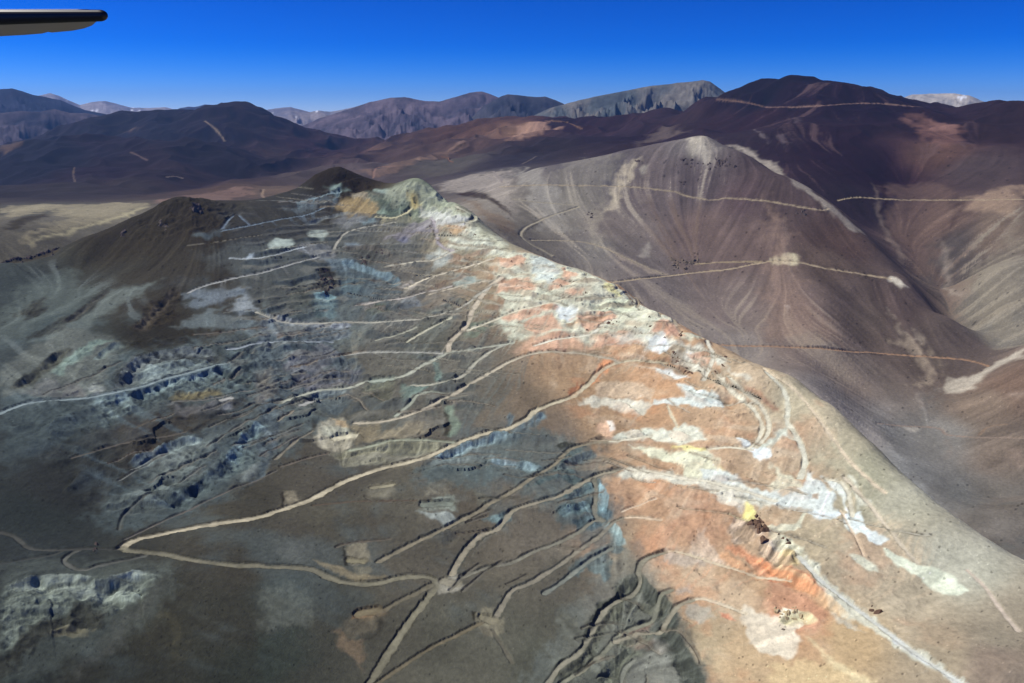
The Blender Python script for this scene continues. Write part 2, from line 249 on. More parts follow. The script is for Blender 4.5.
('N',512,170,[(-60,330),(0,325),(120,330),(210,345),(320,400),(440,480),(560,555),(680,635),(760,683),(0,683),(-60,600)],(206,210,186),5,7,.12,.4,.9),
('N',512,170,[(70,350),(130,335),(160,360),(190,410),(150,450),(90,430),(80,390)],(208,218,208),4,5,.2,.5,.9),
('N',512,170,[(160,540),(230,540),(260,560),(240,600),(190,590)],(222,230,226),3,4,.1,.5,.9),
('N',512,170,[(360,440),(400,460),(430,500),(400,500),(370,470)],(226,220,156),3,5,.1,.3,.9),
('N',512,170,[(300,540),(380,510),(470,520),(500,560),(430,580),(340,570)],(206,214,184),5,6,.1,.3,.9),
('N',512,170,[(-60,350),(40,345),(55,365),(30,390),(-40,385)],OR,3,5,.1,0,.9),
('N',512,170,[(200,388),(262,420),(210,470),(150,470),(155,440),(205,430)],OR,3,5,.1,0,.92),
('N',512,170,[(-60,440),(60,430),(100,465),(80,488),(-60,490)],OR,3,5,.1,0,.9),
('N',512,170,[(200,500),(240,475),(300,480),(290,495),(230,505)],OR,3,4,.1,0,.9),
('N',512,170,[(-50,590),(60,550),(150,530),(185,548),(60,590),(0,602)],OR,3,5,.1,0,.92),
('N',512,170,[(30,615),(150,570),(195,600),(215,640),(90,660),(40,655)],OR,3,5,.1,0,.95),
('N',512,170,[(245,590),(330,558),(420,580),(380,610),(320,640),(270,615)],OR,3,5,.1,0,.95),
('N',512,170,[(330,662),(450,638),(515,672),(500,700),(330,700)],OR,3,5,.1,0,.92),
('N',512,170,[(80,683),(200,655),(250,683),(200,720),(80,720)],OR,3,5,.1,0,.92),
('N',512,170,[(560,640),(600,590),(660,625),(690,660),(640,670),(590,668)],(196,150,124),3,5,.1,0,.9),
('N',512,170,[(400,440),(420,445),(480,520),(465,520)],(140,104,80),2,2,.3,0,.85),
('N',512,341,[(0,40),(80,-20),(250,-20),(350,20),(280,35),(120,35)],(206,170,142),5,6,.1,0,.7),
('N',512,341,[(380,-20),(560,-40),(640,0),(760,20),(830,60),(860,110),(800,110),(760,130),(690,120),(640,60),(560,20)],(212,214,196),5,6,.4,.3,.85),
('N',512,341,[(700,50),(760,40),(800,60),(790,110),(750,90)],OR,3,4,.1,0,.9),
('N',512,341,[(530,-20),(600,-30),(630,20),(610,50),(570,40)],(224,230,224),3,4,.1,.4,.9),
('N',512,341,[(560,110),(640,105),(690,130),(700,150),(640,150)],(224,230,222),3,4,.1,.4,.92),
('N',512,341,[(850,110),(920,130),(960,160),(900,155)],(206,202,182),3,3,0,.4,.85),
('N',512,341,[(640,30),(680,20),(700,60),(720,110),(700,140),(660,110),(630,80)],(136,120,104),4,6,1.6,0,.7),
('N',512,341,[(820,120),(860,140),(940,210),(900,190),(840,150)],(90,74,64),3,4,1.0,0,.75),
('N',640,330,[(480,250),(520,250),(630,380),(740,480),(860,540),(900,560),(990,683),(900,683),(840,600),(760,520),(600,390)],(204,200,178),4,5,.1,.1,.28),
('N',640,330,[(630,340),(700,370),(850,470),(850,500),(750,470),(640,370)],(152,116,96),4,4,.2,0,.75),
# pads on the orange flank
('N',512,341,[(655,175),(720,180),(780,200),(830,222),(872,246),(850,270),(740,266),(690,252),(560,242),(555,226),(690,225),(672,200)],(218,228,218),2,4,0,.3,.95),
('N',512,341,[(800,190),(820,222),(795,248),(760,245)],(186,200,192),2,2,0,.3,.8),
('N',512,341,[(280,238),(330,220),(400,228),(500,240),(560,240),(515,300),(470,292),(380,262),(265,255)],(214,212,192),3,5,.1,.6,.9),
('N',512,341,[(330,175),(400,160),(470,165),(555,180),(552,240),(440,235),(345,215)],(206,186,158),4,5,.3,.3,.8),
('N',512,341,[(225,190),(270,165),(270,185),(230,215)],(156,98,72),3,4,.6,.3,.75),
('N',512,341,[(380,60),(420,70),(400,105),(340,165),(260,215),(230,225),(300,160)],(226,156,112),3,4,.2,.4,.8),
('N',512,341,[(480,352),(650,356),(655,335),(700,328),(760,352),(770,410),(660,416),(520,392),(440,398),(345,408),(440,372)],(216,220,200),3,5,.1,.5,.93),
('N',512,341,[(345,370),(365,310),(400,325),(420,370),(370,400)],(228,190,158),3,5,.3,.5,.85),
('N',512,341,[(375,318),(400,320),(412,355),(390,360)],(232,230,216),2,3,.3,.5,.9),
('N',512,341,[(640,425),(700,420),(778,432),(770,446),(690,444)],YE,2,4,.1,.4,.9),
('N',512,341,[(470,420),(560,425),(660,440),(790,440),(820,490),(840,540),(760,560),(690,530),(640,480),(520,455)],(218,220,190),3,6,.1,.5,.9),
('N',512,341,[(410,535),(470,505),(560,508),(680,535),(850,555),(1023,605),(1023,655),(900,655),(780,605),(700,572),(540,555),(430,555)],(214,214,194),3,5,.1,.6,.92),
('N',512,341,[(830,500),(900,560),(1000,600),(1010,620),(860,560)],(224,214,156),3,4,.1,.2,.7),
('N',512,341,[(905,382),(930,395),(965,415),(1023,425),(1023,470),(970,455),(930,430)],(218,226,222),2,4,.1,.5,.93),
('N',512,341,[(925,650),(950,640),(970,670),(960,700),(935,700)],(236,222,150),2,3,.1,.3,.9),
('N',700,420,[(230,100),(290,130),(330,160),(400,165),(420,210),(390,240),(330,220),(280,160)],(222,230,224),2,4,.05,.4,.95),
('N',700,420,[(350,150),(440,110),(470,60),(500,50),(560,110),(580,130),(500,110),(450,150),(410,170)],(206,214,196),3,4,.1,.3,.9),
('N',700,420,[(420,250),(470,280),(500,320),(560,330),(580,370),(620,400),(500,440),(420,440),(380,410),(450,370),(460,340)],(218,216,188),3,5,.2,.3,.92),
('N',700,420,[(100,290),(200,330),(300,400),(430,440),(560,430),(640,370),(650,300),(690,330),(780,420),(820,440),(810,520),(830,570),(780,600),(690,580),(620,540),(500,520),(380,490),(200,420),(60,380),(0,380),(0,300)],(216,224,214),3,5,.08,.4,.94),
('N',700,420,[(480,440),(560,420),(620,430),(560,460),(500,470)],(206,180,144),2,5,.2,0,.8),
('N',700,420,[(670,440),(740,430),(730,470),(680,465)],(170,140,110),2,5,.6,0,.75),
('N',700,420,[(80,470),(200,440),(280,500),(250,560),(130,500)],(222,216,196),3,4,.1,.5,.8),
('N',700,420,[(255,560),(300,500),(330,540),(330,590),(290,605),(260,590)],(240,230,150),2,4,.3,.3,.95),
('N',700,420,[(755,340),(780,350),(830,355),(890,400),(910,450),(880,500),(930,560),(1000,620),(1023,683),(920,683),(850,600),(840,560),(880,560),(860,480),(830,430),(780,400)],(220,226,214),2,4,.1,.3,.95),
('N',700,420,[(870,330),(930,370),(960,440),(1023,480),(1023,530),(960,520),(940,560),(960,490),(930,420)],(214,214,192),2,4,.1,.3,.9),
('N',768,512,[(280,0),(330,30),(340,60),(380,90),(400,120),(450,128),(480,110),(440,80),(400,60),(370,0)],(220,230,224),2,4,.05,.3,.95),
('N',768,512,[(160,0),(290,0),(270,25),(200,30)],(216,226,222),2,4,.05,.3,.95),
('N',768,512,[(330,165),(380,180),(430,210),(435,240),(390,230),(350,200)],(216,218,194),2,4,.1,.4,.9),
('N',768,512,[(460,140),(520,160),(600,200),(680,225),(750,260),(800,320),(740,338),(680,310),(600,260),(520,215),(470,175)],(214,220,196),2,4,.05,.3,.95),
# red-stained rock and the crest below it
('N',768,512,[(0,150),(0,80),(60,100),(100,125),(150,150),(200,230),(180,235),(130,200),(60,235),(20,200)],(186,180,156),3,5,1.4,.3,.92),
('N',700,500,[(180,180),(195,110),(260,110),(330,150),(400,210),(380,240),(300,250),(200,245)],(196,178,156),3,4,1.6,.5,.9),
('N',700,500,[(270,130),(320,110),(390,150),(390,200),(340,230),(280,240)],(110,92,82),3,5,2.2,.4,.8),
('N',700,500,[(360,260),(390,230),(470,290),(470,340),(410,350),(370,310)],(156,148,136),3,4,2.0,.5,.9),
('N',700,500,[(470,360),(490,320),(560,300),(620,340),(600,390),(530,420),(480,400)],(196,176,130),3,4,1.8,.5,.9),
('N',700,500,[(390,170),(470,150),(560,150),(600,100),(650,60),(650,90),(600,180),(550,190),(450,210)],(210,210,184),2,5,.5,.3,.9),
('N',700,500,[(450,220),(560,250),(640,290),(620,330),(520,310)],(206,204,176),2,5,.5,.3,.9),
('N',700,500,[(200,250),(300,300),(420,350),(520,420),(600,430),(700,510),(780,570),(760,590),(620,510),(480,470),(360,430),(240,330),(160,300)],RS,4,6,.8,.3,.85),
('N',700,500,[(400,380),(470,400),(500,430),(440,430)],(176,96,66),3,5,.8,.2,.85),
('N',700,500,[(410,450),(500,480),(580,510),(520,500),(430,470)],(190,116,84),3,5,.6,.2,.85),
('N',700,500,[(520,430),(600,460),(700,520),(760,570),(680,530),(560,470)],(196,118,84),3,5,.8,.2,.8),
('N',700,500,[(100,300),(200,330),(300,400),(420,450),(400,470),(250,430),(100,370)],(212,164,124),4,5,.5,.2,.7),
('N',768,512,[(130,170),(180,200),(220,260),(300,330),(400,400),(480,470),(600,550),(720,630),(820,700),(760,700),(640,620),(500,540),(420,470),(340,440),(260,380),(200,300)],(208,210,190),3,5,.2,.5,.9),
('N',768,512,[(480,480),(590,565),(700,640),(790,690),(760,700),(620,600),(490,515)],(198,204,204),2,3,.05,.2,.9),
('N',768,512,[(0,260),(100,290),(240,330),(260,400),(200,480),(100,480),(0,420)],(196,146,118),6,5,.2,.3,.6),
('N',768,512,[(240,360),(330,440),(380,480),(330,470),(270,430)],(188,184,166),3,4,.8,.5,.9),
('N',640,570,[(830,240),(860,205),(930,230),(980,270),(985,340),(940,350),(880,330),(840,290)],(236,226,198),2,4,1.0,.5,.95),
('N',640,570,[(600,280),(640,190),(700,230),(760,270),(850,285),(930,340),(990,400),(960,520),(900,540),(780,500),(680,450),(640,390),(620,330)],(222,212,188),3,5,.1,.8,.93),
('N',640,570,[(270,220),(330,205),(430,215),(450,290),(360,330),(300,290)],(178,176,160),4,4,.05,.3,.8),
('N',640,570,[(220,120),(300,105),(300,150),(240,150)],(170,164,152),4,4,.05,.3,.7),
('N',640,570,[(440,180),(540,205),(540,220),(450,200)],(214,122,84),2,4,.3,.3,.85),
('N',640,570,[(480,255),(540,270),(560,310),(500,290)],(226,150,118),2,4,.3,.4,.85),
('N',768,512,[(0,620),(60,600),(200,600),(320,600),(420,683),(300,720),(0,720)],(218,196,150),6,8,.3,.3,.6),
('N',768,512,[(150,490),(240,570),(330,630),(420,683),(380,700),(230,600)],(222,206,164),4,4,.3,.3,.8),
('N',512,512,[(690,170),(760,70),(800,120),(830,180),(860,210),(760,200)],(214,196,172),4,5,.1,.5,.7),
('N',512,512,[(590,150),(700,165),(830,200),(700,215),(590,200)],(186,176,160),4,5,.05,.4,.7),
# dark gully on the grey flank
('N',512,512,[(430,290),(490,210),(505,215),(520,280),(600,345),(650,385),(665,435),(645,500),(700,565),(765,625),(785,700),(640,700),(560,640),(480,620),(420,683),(130,700),(180,612),(280,545),(310,420),(350,370),(400,350)],(112,118,110),5,5,.8,.2,.8),
('N',512,512,[(505,230),(530,290),(600,350),(575,400),(555,350),(520,300)],(66,72,70),3,4,1.2,0,.85),
('N',512,512,[(600,370),(650,390),(665,435),(645,500),(700,570),(765,630),(785,700),(740,700),(680,600),(600,490),(560,440)],(74,80,78),4,5,1.2,0,.85),
('N',512,512,[(135,683),(180,605),(270,548),(300,440),(350,370),(400,345),(430,290),(440,300),(400,370),(360,400),(320,450),(300,540),(260,590),(190,640),(150,700)],(62,66,60),3,4,1.2,0,.8),  # cut bank's shade painted along the gully's left edge
('N',512,512,[(350,400),(420,370),(500,350),(540,380),(480,400),(400,430)],(88,92,84),3,4,1.6,.4,.8),
('N',512,512,[(480,600),(560,540),(640,540),(740,683),(480,700)],(142,146,138),4,4,.3,.3,.85),
('N',512,512,[(560,510),(630,520),(650,550),(580,560)],(176,172,158),3,4,.6,.5,.85),
('N',512,512,[(430,500),(500,450),(560,430),(540,490),(560,520),(480,540),(450,520)],(164,138,120),4,4,0,.2,.7),
('N',512,512,[(640,560),(700,600),(760,700),(680,700)],(84,92,86),3,5,2.0,.2,.8),
('N',512,512,[(180,400),(260,420),(320,540),(240,560),(200,480)],(102,104,94),6,5,.4,.4,.6),
# blue-grey cuts and pads on the centre flank, wall shade painted in
('N',256,341,[(0,-20),(300,-20),(330,50),(420,110),(400,150),(350,190),(230,200),(110,240),(100,300),(90,430),(0,560)],(84,98,110),6,7,1.4,.4,.8),
('N',256,341,[(120,90),(180,40),(280,10),(330,60),(260,120),(160,130)],(118,122,134),4,6,.6,.4,.75),
('N',256,341,[(150,140),(260,120),(400,110),(420,160),(300,200),(200,200)],(104,106,118),4,6,.8,.4,.75),
('N',256,341,[(0,180),(50,110),(80,180),(60,230),(0,250)],(124,120,112),5,5,.2,.3,.7),
('N',256,341,[(215,205),(300,198),(380,190),(380,240),(340,280),(290,290),(240,270)],(86,98,106),3,4,.6,.3,.85),
('N',256,341,[(425,180),(460,170),(540,160),(560,180),(545,230),(490,255),(435,215)],(92,94,84),3,4,.8,.4,.85),
('N',256,341,[(450,160),(540,140),(560,150),(470,170)],(130,146,138),3,3,.3,.3,.8),
('N',256,341,[(580,180),(700,170),(620,230),(590,250)],(116,140,138),4,4,.3,.3,.8),
('N',256,341,[(700,70),(730,80),(755,165),(730,180),(705,120)],(110,134,132),3,4,.8,.3,.8),
('N',256,341,[(755,270),(790,255),(800,300),(820,325),(815,350),(780,385),(760,380),(775,330)],(128,146,136),3,3,.4,.3,.9),
('N',256,341,[(755,280),(775,290),(770,380),(745,385)],(48,48,44),2,3,.8,0,.7),
('N',256,341,[(240,330),(280,310),(350,310),(400,400),(360,440),(300,445),(250,410)],(180,174,152),4,5,.9,.6,.85),
('N',256,341,[(255,345),(370,340),(385,375),(270,385)],(178,180,160),3,3,0,.3,.8),
('N',256,341,[(225,315),(242,325),(240,355),(228,355)],(40,38,34),1.5,2,.5,0,.9),  # dark sliver: painted shade on the pad's left wall
('N',256,341,[(300,310),(360,320),(375,345),(320,335)],(176,152,116),3,4,.6,.4,.75),
('N',256,341,[(380,330),(480,325),(520,380),(600,320),(680,330),(700,380),(640,390),(520,410),(430,410)],(146,136,112),5,7,.8,.4,.7),
('N',256,341,[(290,450),(400,430),(590,415),(780,412),(740,430),(640,470),(520,490),(420,500),(340,500)],(140,140,124),3,4,.7,.6,.85),
('N',256,341,[(690,470),(770,420),(850,410),(1023,365),(1023,400),(900,430),(940,440),(1023,475),(1023,505),(950,495),(880,480),(760,510),(690,500)],(104,118,124),4,5,1.0,.3,.9),
('N',256,341,[(990,300),(1010,285),(1040,300),(1023,350),(1000,350)],(106,122,132),3,4,.8,.3,.85),
('N',512,341,[(-10,345),(60,315),(120,280),(130,300),(70,345),(60,385),(-10,395)],(100,116,126),4,4,1.0,.2,.9),
('N',512,341,[(-20,465),(40,478),(130,515),(150,530),(80,530),(30,500),(-20,490)],(96,112,118),3,3,1.0,.2,.85),
('N',512,341,[(180,420),(215,405),(270,412),(230,425),(200,440)],(50,54,52),2,3,1.0,0,.85),
('N',512,341,[(160,520),(220,450),(290,425),(270,455),(200,500),(280,545),(300,580),(240,580),(200,545),(100,570),(60,580)],(84,104,110),3,4,1.2,.3,.88),
('N',512,341,[(300,560),(370,540),(385,570),(350,640),(390,690),(300,690),(320,640)],(74,98,110),3,4,1.2,.3,.88),
('N',512,341,[(190,683),(280,640),(310,600),(320,683)],(72,96,108),3,4,1.2,.3,.85),
('N',512,512,[(240,30),(330,0),(400,0),(400,30),(320,70),(250,80)],(82,104,116),3,4,1.2,.2,.85),
('N',512,512,[(230,230),(320,160),(390,120),(410,60),(440,80),(460,140),(440,170),(390,160),(385,270),(370,285),(310,220),(250,260)],(98,116,122),3,4,.6,.3,.88),
('N',256,341,[(430,580),(490,570),(545,550),(560,600),(520,630),(450,620)],(130,127,112),4,5,.5,.4,.75),
('N',256,341,[(655,683),(665,650),(700,620),(800,615),(815,683)],(140,150,140),4,4,.2,.4,.85),
('N',256,341,[(670,620),(690,560),(760,550),(780,615)],(118,116,104),3,4,.8,.6,.8),
('N',256,341,[(105,660),(110,600),(150,610),(190,640)],(142,136,118),4,5,.6,.4,.75),
('N',256,341,[(102,600),(112,600),(112,660),(100,660)],(34,32,30),1.5,2,.6,0,.9),  # painted shade at the left end of this notch
('N',256,341,[(860,580),(880,600),(960,630),(890,670)],(112,112,100),3,4,.4,.3,.75),
('N',256,512,[(355,190),(370,130),(430,130),(455,190),(400,210)],(146,140,120),4,5,.6,.6,.75),
('N',256,512,[(348,150),(358,160),(368,210),(352,212)],(30,30,28),1.5,2,.5,0,.92),  # near-black strip standing for the left wall's shadow
('N',256,512,[(400,215),(450,210),(470,240),(430,265),(405,245)],(128,125,108),4,5,.4,.5,.7),
('N',256,512,[(220,195),(320,215),(430,250),(520,260),(400,280),(300,240)],(150,140,114),3,4,.4,.5,.75),
('N',256,512,[(320,460),(360,420),(440,400),(500,400),(480,450),(410,500),(350,500)],(108,102,88),4,5,.4,.3,.65),
('N',256,512,[(310,470),(360,505),(420,515),(440,580),(420,630),(370,580),(330,520)],(140,122,100),5,6,.3,.6,.65),
('N',256,512,[(375,430),(400,395),(480,395),(450,420)],(150,118,88),3,4,.5,.4,.8),
('N',256,512,[(410,525),(470,480),(500,420),(520,440),(480,490)],(60,58,52),2.5,3,.5,0,.75),
('N',256,512,[(720,270),(800,255),(830,300),(780,330),(730,330)],(170,166,148),3,4,.1,.5,.9),
('N',256,512,[(870,410),(910,380),(950,385),(960,440),(990,420),(985,480),(945,500),(900,490),(880,450)],(146,142,122),2.5,3,.2,.3,.9),
('N',256,512,[(862,395),(880,400),(875,440),(866,430)],(40,38,34),1.5,2,.5,0,.9),  # shadowed left edge of the pad, put into the colour
('N',256,512,[(885,450),(940,465),(945,500),(905,500)],(116,112,98),2,2,0,.3,.7),
('N',256,512,[(640,0),(780,0),(810,40),(760,60),(690,30)],(148,158,152),3,4,.6,.6,.85),
('N',256,512,[(900,30),(980,0),(1023,0),(1023,40),(960,60)],(110,134,142),3,4,.9,.3,.85),
# beyond the ridge
('F',0,170,[(0,145),(150,140),(330,135),(460,130),(590,140),(500,185),(380,215),(240,250),(110,295),(60,290),(150,250),(250,190),(200,160),(80,185),(0,200)],(150,144,124),5,10,0,0,.8),
('F',0,170,[(30,225),(100,185),(185,172),(190,188),(120,215),(60,235),(0,240)],(56,54,50),4,6,.8,0,.85),
('F',0,170,[(110,295),(250,250),(400,205),(560,150),(580,150),(430,205),(270,260)],(172,164,134),3,3,0,0,.8),
('F',0,170,[(590,130),(700,110),(850,85),(1000,65),(1023,90),(900,120),(700,130)],(140,118,112),7,10,0,0,.6),
('F',256,60,[(0,500),(60,505),(200,500),(180,540),(40,570),(0,560)],(112,96,90),8,10,0,0,.5),
('F',256,60,[(400,440),(560,410),(740,370),(900,300),(960,280),(940,300),(800,365),(620,415),(480,470)],(128,110,106),5,5,0,0,.75),
('F',256,60,[(700,500),(850,460),(950,445),(1023,440),(1023,640),(960,560),(880,520),(790,530)],(158,150,142),8,10,0,.4,.75),
('F',256,60,[(790,535),(860,525),(940,545),(1000,590),(1023,610),(1023,625),(940,570),(860,545)],(52,47,46),3,4,.4,0,.9),
('F',256,60,[(980,620),(920,600),(860,560),(800,555),(880,610),(960,670),(1023,700),(1023,650)],(120,104,92),5,5,.2,0,.6),
('F',512,60,[(0,430),(40,430),(110,440),(160,510),(190,560),(230,620),(260,683),(120,683),(60,560)],(158,154,146),7,10,0,.6,.6),
('F',512,60,[(190,450),(300,390),(380,380),(420,420),(380,520),(300,683),(200,683)],(150,146,138),9,12,0,.7,.55),
('F',512,60,[(460,400),(500,390),(480,450),(440,520),(400,600),(370,600),(420,500)],(190,178,156),5,6,0,.7,.8),
('F',512,60,[(525,425),(550,420),(540,450),(520,460)],(170,164,150),4,4,0,.6,.7),
('F',512,60,[(690,325),(720,310),(780,308),(800,360),(780,400),(730,390)],(186,178,162),6,7,0,.7,.8),
('F',512,60,[(805,340),(830,350),(830,365),(810,360)],(170,162,150),3,4,0,.6,.7),
('F',512,170,[(330,180),(400,130),(420,60),(390,100),(350,200),(345,300),(320,310)],(164,156,140),6,8,0,.5,.6),
('F',512,170,[(515,340),(545,290),(550,310),(530,350)],(176,168,156),3,3,0,.3,.75),
('F',512,170,[(350,300),(420,330),(520,380),(620,415),(560,420),(450,360)],(170,156,140),4,4,0,.3,.75),
('F',768,60,[(0,405),(60,440),(180,530),(300,620),(380,690),(350,690),(220,590),(90,490),(0,430)],(156,148,138),3,4,0,.2,.8),
('F',512,60,[(860,340),(930,350),(1000,390),(1040,410),(1040,430),(960,390),(900,360)],(166,158,148),4,4,0,.3,.8),
('F',768,170,[(0,350),(60,340),(130,335),(130,380),(40,385),(20,370)],(206,196,164),2.5,5,.3,.5,.92),
('F',768,170,[(480,432),(500,428),(550,465),(530,470),(490,450)],(206,198,180),2,4,.2,.3,.92),
('F',768,170,[(65,540),(85,540),(85,552),(70,555)],(176,164,156),2,3,0,0,.8),
('F',768,170,[(0,170),(60,240),(110,400),(200,560),(300,683),(0,683)],(150,130,120),12,10,0,.5,.6),
('F',768,170,[(0,100),(60,200),(120,330),(100,300),(40,240),(0,200)],(136,118,110),7,8,0,.5,.5),
('F',768,170,[(470,560),(510,600),(560,683),(620,700),(600,640),(580,640),(560,660),(500,590)],(156,144,130),5,7,0,.6,.7),
('F',768,341,[(500,0),(560,-20),(680,60),(690,140),(640,180),(560,170),(620,120),(600,60)],(158,144,128),7,8,0,.3,.65),
('F',768,341,[(440,300),(560,250),(690,190),(720,200),(640,230),(600,330),(470,330)],(132,126,122),7,8,.2,0,.6),
('F',768,341,[(705,190),(740,150),(860,120),(930,80),(1023,30),(1023,60),(920,110),(880,130),(830,185),(760,205),(720,210)],(176,168,154),4,5,.2,0,.85),
('F',768,341,[(470,320),(690,230),(660,340),(720,460),(790,560),(820,683),(700,683),(560,540),(480,420)],(108,108,108),9,10,.2,0,.6),
('F',768,341,[(690,340),(740,440),(730,450),(700,470),(720,440)],(138,130,124),4,4,.1,0,.6),
('F',768,341,[(530,340),(600,345),(590,365),(560,365)],(164,158,148),3,4,0,0,.7),
('F',768,341,[(970,210),(1023,200),(1023,225),(980,225)],(146,132,124),4,4,0,0,.7),
('F',768,341,[(920,430),(980,440),(1023,470),(1023,500),(960,480)],(142,128,120),4,5,0,.2,.65),
('F',768,60,[(560,210),(640,240),(720,260),(800,290),(780,330),(700,360),(620,310),(570,270)],(124,98,98),7,9,.2,.4,.65),
('F',768,60,[(640,240),(760,265),(760,300),(660,275)],(146,116,114),5,7,.2,.5,.6),
('F',768,170,[(800,110),(880,80),(1023,60),(1000,130),(960,190),(860,160),(790,150)],(156,136,120),7,9,.1,.5,.65),
('F',768,170,[(460,60),(660,50),(760,90),(700,260),(680,380),(720,470),(600,420),(500,280)],(112,96,94),9,10,.1,.3,.55),
('F',768,170,[(700,290),(690,360),(700,430),(740,500),(770,500),(720,430),(710,330)],(150,142,136),4,4,.1,0,.65),
('F',768,170,[(430,60),(430,140),(470,220),(520,310),(550,375),(540,380),(500,310),(450,220),(420,130)],(134,122,118),3,4,.2,0,.6),
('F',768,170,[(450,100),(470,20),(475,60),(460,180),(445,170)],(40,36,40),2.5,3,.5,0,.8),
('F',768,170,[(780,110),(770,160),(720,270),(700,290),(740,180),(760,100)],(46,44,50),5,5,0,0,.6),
('F',768,170,[(840,400),(880,370),(960,250),(1023,190),(1023,683),(900,683),(850,560)],(138,132,122),8,9,.4,.4,.55),
('F',768,60,[(90,230),(120,230),(130,250),(100,260)],(96,88,100),4,5,0,.5,.7),
('F',768,60,[(30,300),(80,295),(90,330),(60,330)],(106,98,108),4,5,0,.6,.7),
('F',512,60,[(975,275),(990,275),(1010,320),(1023,340),(990,310)],(120,114,120),3,4,0,.4,.75),
('F',512,60,[(580,280),(640,265),(700,290),(660,300),(600,320),(480,350),(540,310)],(112,104,106),6,6,0,.2,.6),
('F',512,60,[(0,265),(60,250),(140,245),(180,275),(120,290),(30,320),(0,320)],(160,132,122),5,6,0,.5,.8),
('F',0,60,[(480,290),(540,270),(560,275),(500,300)],(104,96,104),4,5,0,.2,.7),
('F',0,60,[(0,350),(70,310),(90,330),(30,370),(0,385)],(108,96,98),4,5,0,.2,.7),
]
SCARPS = [
('N',[(108,397),(118,382),(130,366),(150,355),(180,350),(205,351),(228,352)],15,(70,78,84)),
('N',[(60,402),(110,396),(140,389),(165,380),(190,375),(218,367),(250,362)],12,(84,100,108)),
('N',[(118,468),(135,459),(150,452),(165,444),(185,439),(212,440)],13,(98,112,118)),
('N',[(150,507),(172,497),(195,484),(215,472),(230,455)],14,(64,76,82)),
('N',[(222,465),(235,447),(250,430),(262,420)],9,(84,102,112)),
('N',[(0,592),(20,583),(40,577),(75,577),(100,583),(122,578),(140,574),(160,573)],14,(96,106,106)),
('N',[(5,392),(25,378),(45,362),(66,346)],10,(58,62,60)),
('N',[(58,326),(75,313),(92,300),(112,287)],8,(56,58,58)),
('N',[(128,336),(145,318),(160,302),(176,284)],12,(50,48,46)),
('N',[(0,262),(20,257),(40,250),(62,241)],16,(44,42,40)),
('N',[(90,362),(105,349),(122,342)],8,(110,126,128)),
('N',[(256,311),(281,318),(310,323),(340,325),(356,322)],9,(104,112,122)),
('N',[(334,266),(350,262),(372,270),(395,277),(404,288)],12,(78,96,108)),
('N',[(312,297),(325,295),(340,298)],9,(104,134,146)),
('N',[(338,250),(360,246),(385,250),(398,262)],8,(66,66,66)),
('N',[(306,393),(325,391),(352,389)],10,(80,92,100)),
('N',[(360,388),(380,384),(398,382)],9,(86,90,82)),
('N',[(325,455),(350,452),(378,447),(406,445),(430,445),(450,446)],9,(124,126,112)),
('N',[(426,460),(446,453),(468,444),(490,438),(515,430)],9,(92,110,120)),
('N',[(486,462),(505,461),(525,463),(545,470)],9,(90,108,118)),
('N',[(516,428),(530,418),(545,411)],7,(90,108,120)),
('N',[(552,474),(566,462),(580,455),(596,449)],9,(72,84,90)),
('N',[(560,500),(578,490),(595,482)],8,(74,92,98)),
('N',[(556,515),(572,507),(588,500)],8,(76,94,102)),
('N',[(594,480),(606,492),(608,505),(604,516)],9,(74,94,104)),
('N',[(608,520),(620,530),(628,548)],8,(92,110,116)),
('N',[(545,690),(560,669),(578,655),(588,635),(597,616),(612,601),(622,585),(634,566)],9,(58,62,58),.85,.7),
('N',[(590,690),(604,668),(622,650),(640,640)],8,(78,84,78),.7,.6),
('N',[(637,566),(646,580),(661,597),(675,612),(676,632),(690,655),(704,680),(710,700)],11,(50,55,54),.9,.7),
('N',[(640,600),(652,604),(668,598)],7,(66,70,66),.8,.5),
('N',[(610,640),(628,634),(655,632)],8,(80,86,80),.8,.5),
('N',[(744,520),(752,533),(765,545),(785,556),(800,566)],11,(150,134,118)),
('N',[(770,556),(790,572),(806,580),(830,600),(858,622)],8,(190,168,138),.6),
('N',[(752,548),(775,566),(800,580),(828,596)],6,(196,128,92),.5),
('N',[(776,625),(790,612),(808,612),(820,625)],7,(222,208,176),.7),
('N',[(655,362),(668,350),(678,345),(690,352)],6,(140,126,108),.7,.6),
('N',[(700,345),(712,358),(722,372),(735,385),(745,395)],6,(120,100,86),.7,.6),
('N',[(596,272),(612,280),(628,292),(640,303)],5,(150,118,92),.6,.6),
('N',[(440,262),(470,255),(500,246)],7,(120,104,92),.6),
('N',[(420,292),(455,279),(490,268)],7,(104,92,82),.6),
('N',[(400,318),(440,308),(470,296)],7,(88,92,88),.6),
('N',[(448,345),(462,325),(478,305)],7,(84,86,76),.6,.6),
('N',[(560,325),(590,318),(615,312)],5,(150,120,96),.6,.6),
('N',[(300,225),(330,216),(360,210)],7,(96,104,110),.6),
('N',[(400,187),(420,192),(440,205),(455,215)],7,(130,140,128),.6),
]
LUMPS = [([(110,240),(150,210),(205,197),(240,203),(225,228),(160,245)],3.2),([(305,205),(328,180),(345,166),(378,186),(350,205)],3.0),([(395,200),(412,180),(440,192),(470,216),(440,225)],2.5),([(400,190),(440,190),(500,245),(600,270),(720,346),(772,384),(740,425),(680,385),(600,345),(500,295),(420,250)],1.9),([(250,290),(420,260),(500,330),(470,420),(330,430),(250,380)],1.5),([(560,360),(760,400),(870,500),(960,590),(900,640),(740,610),(620,500)],1.2),([(90,340),(260,330),(330,400),(240,500),(100,520),(0,420)],1.7)]
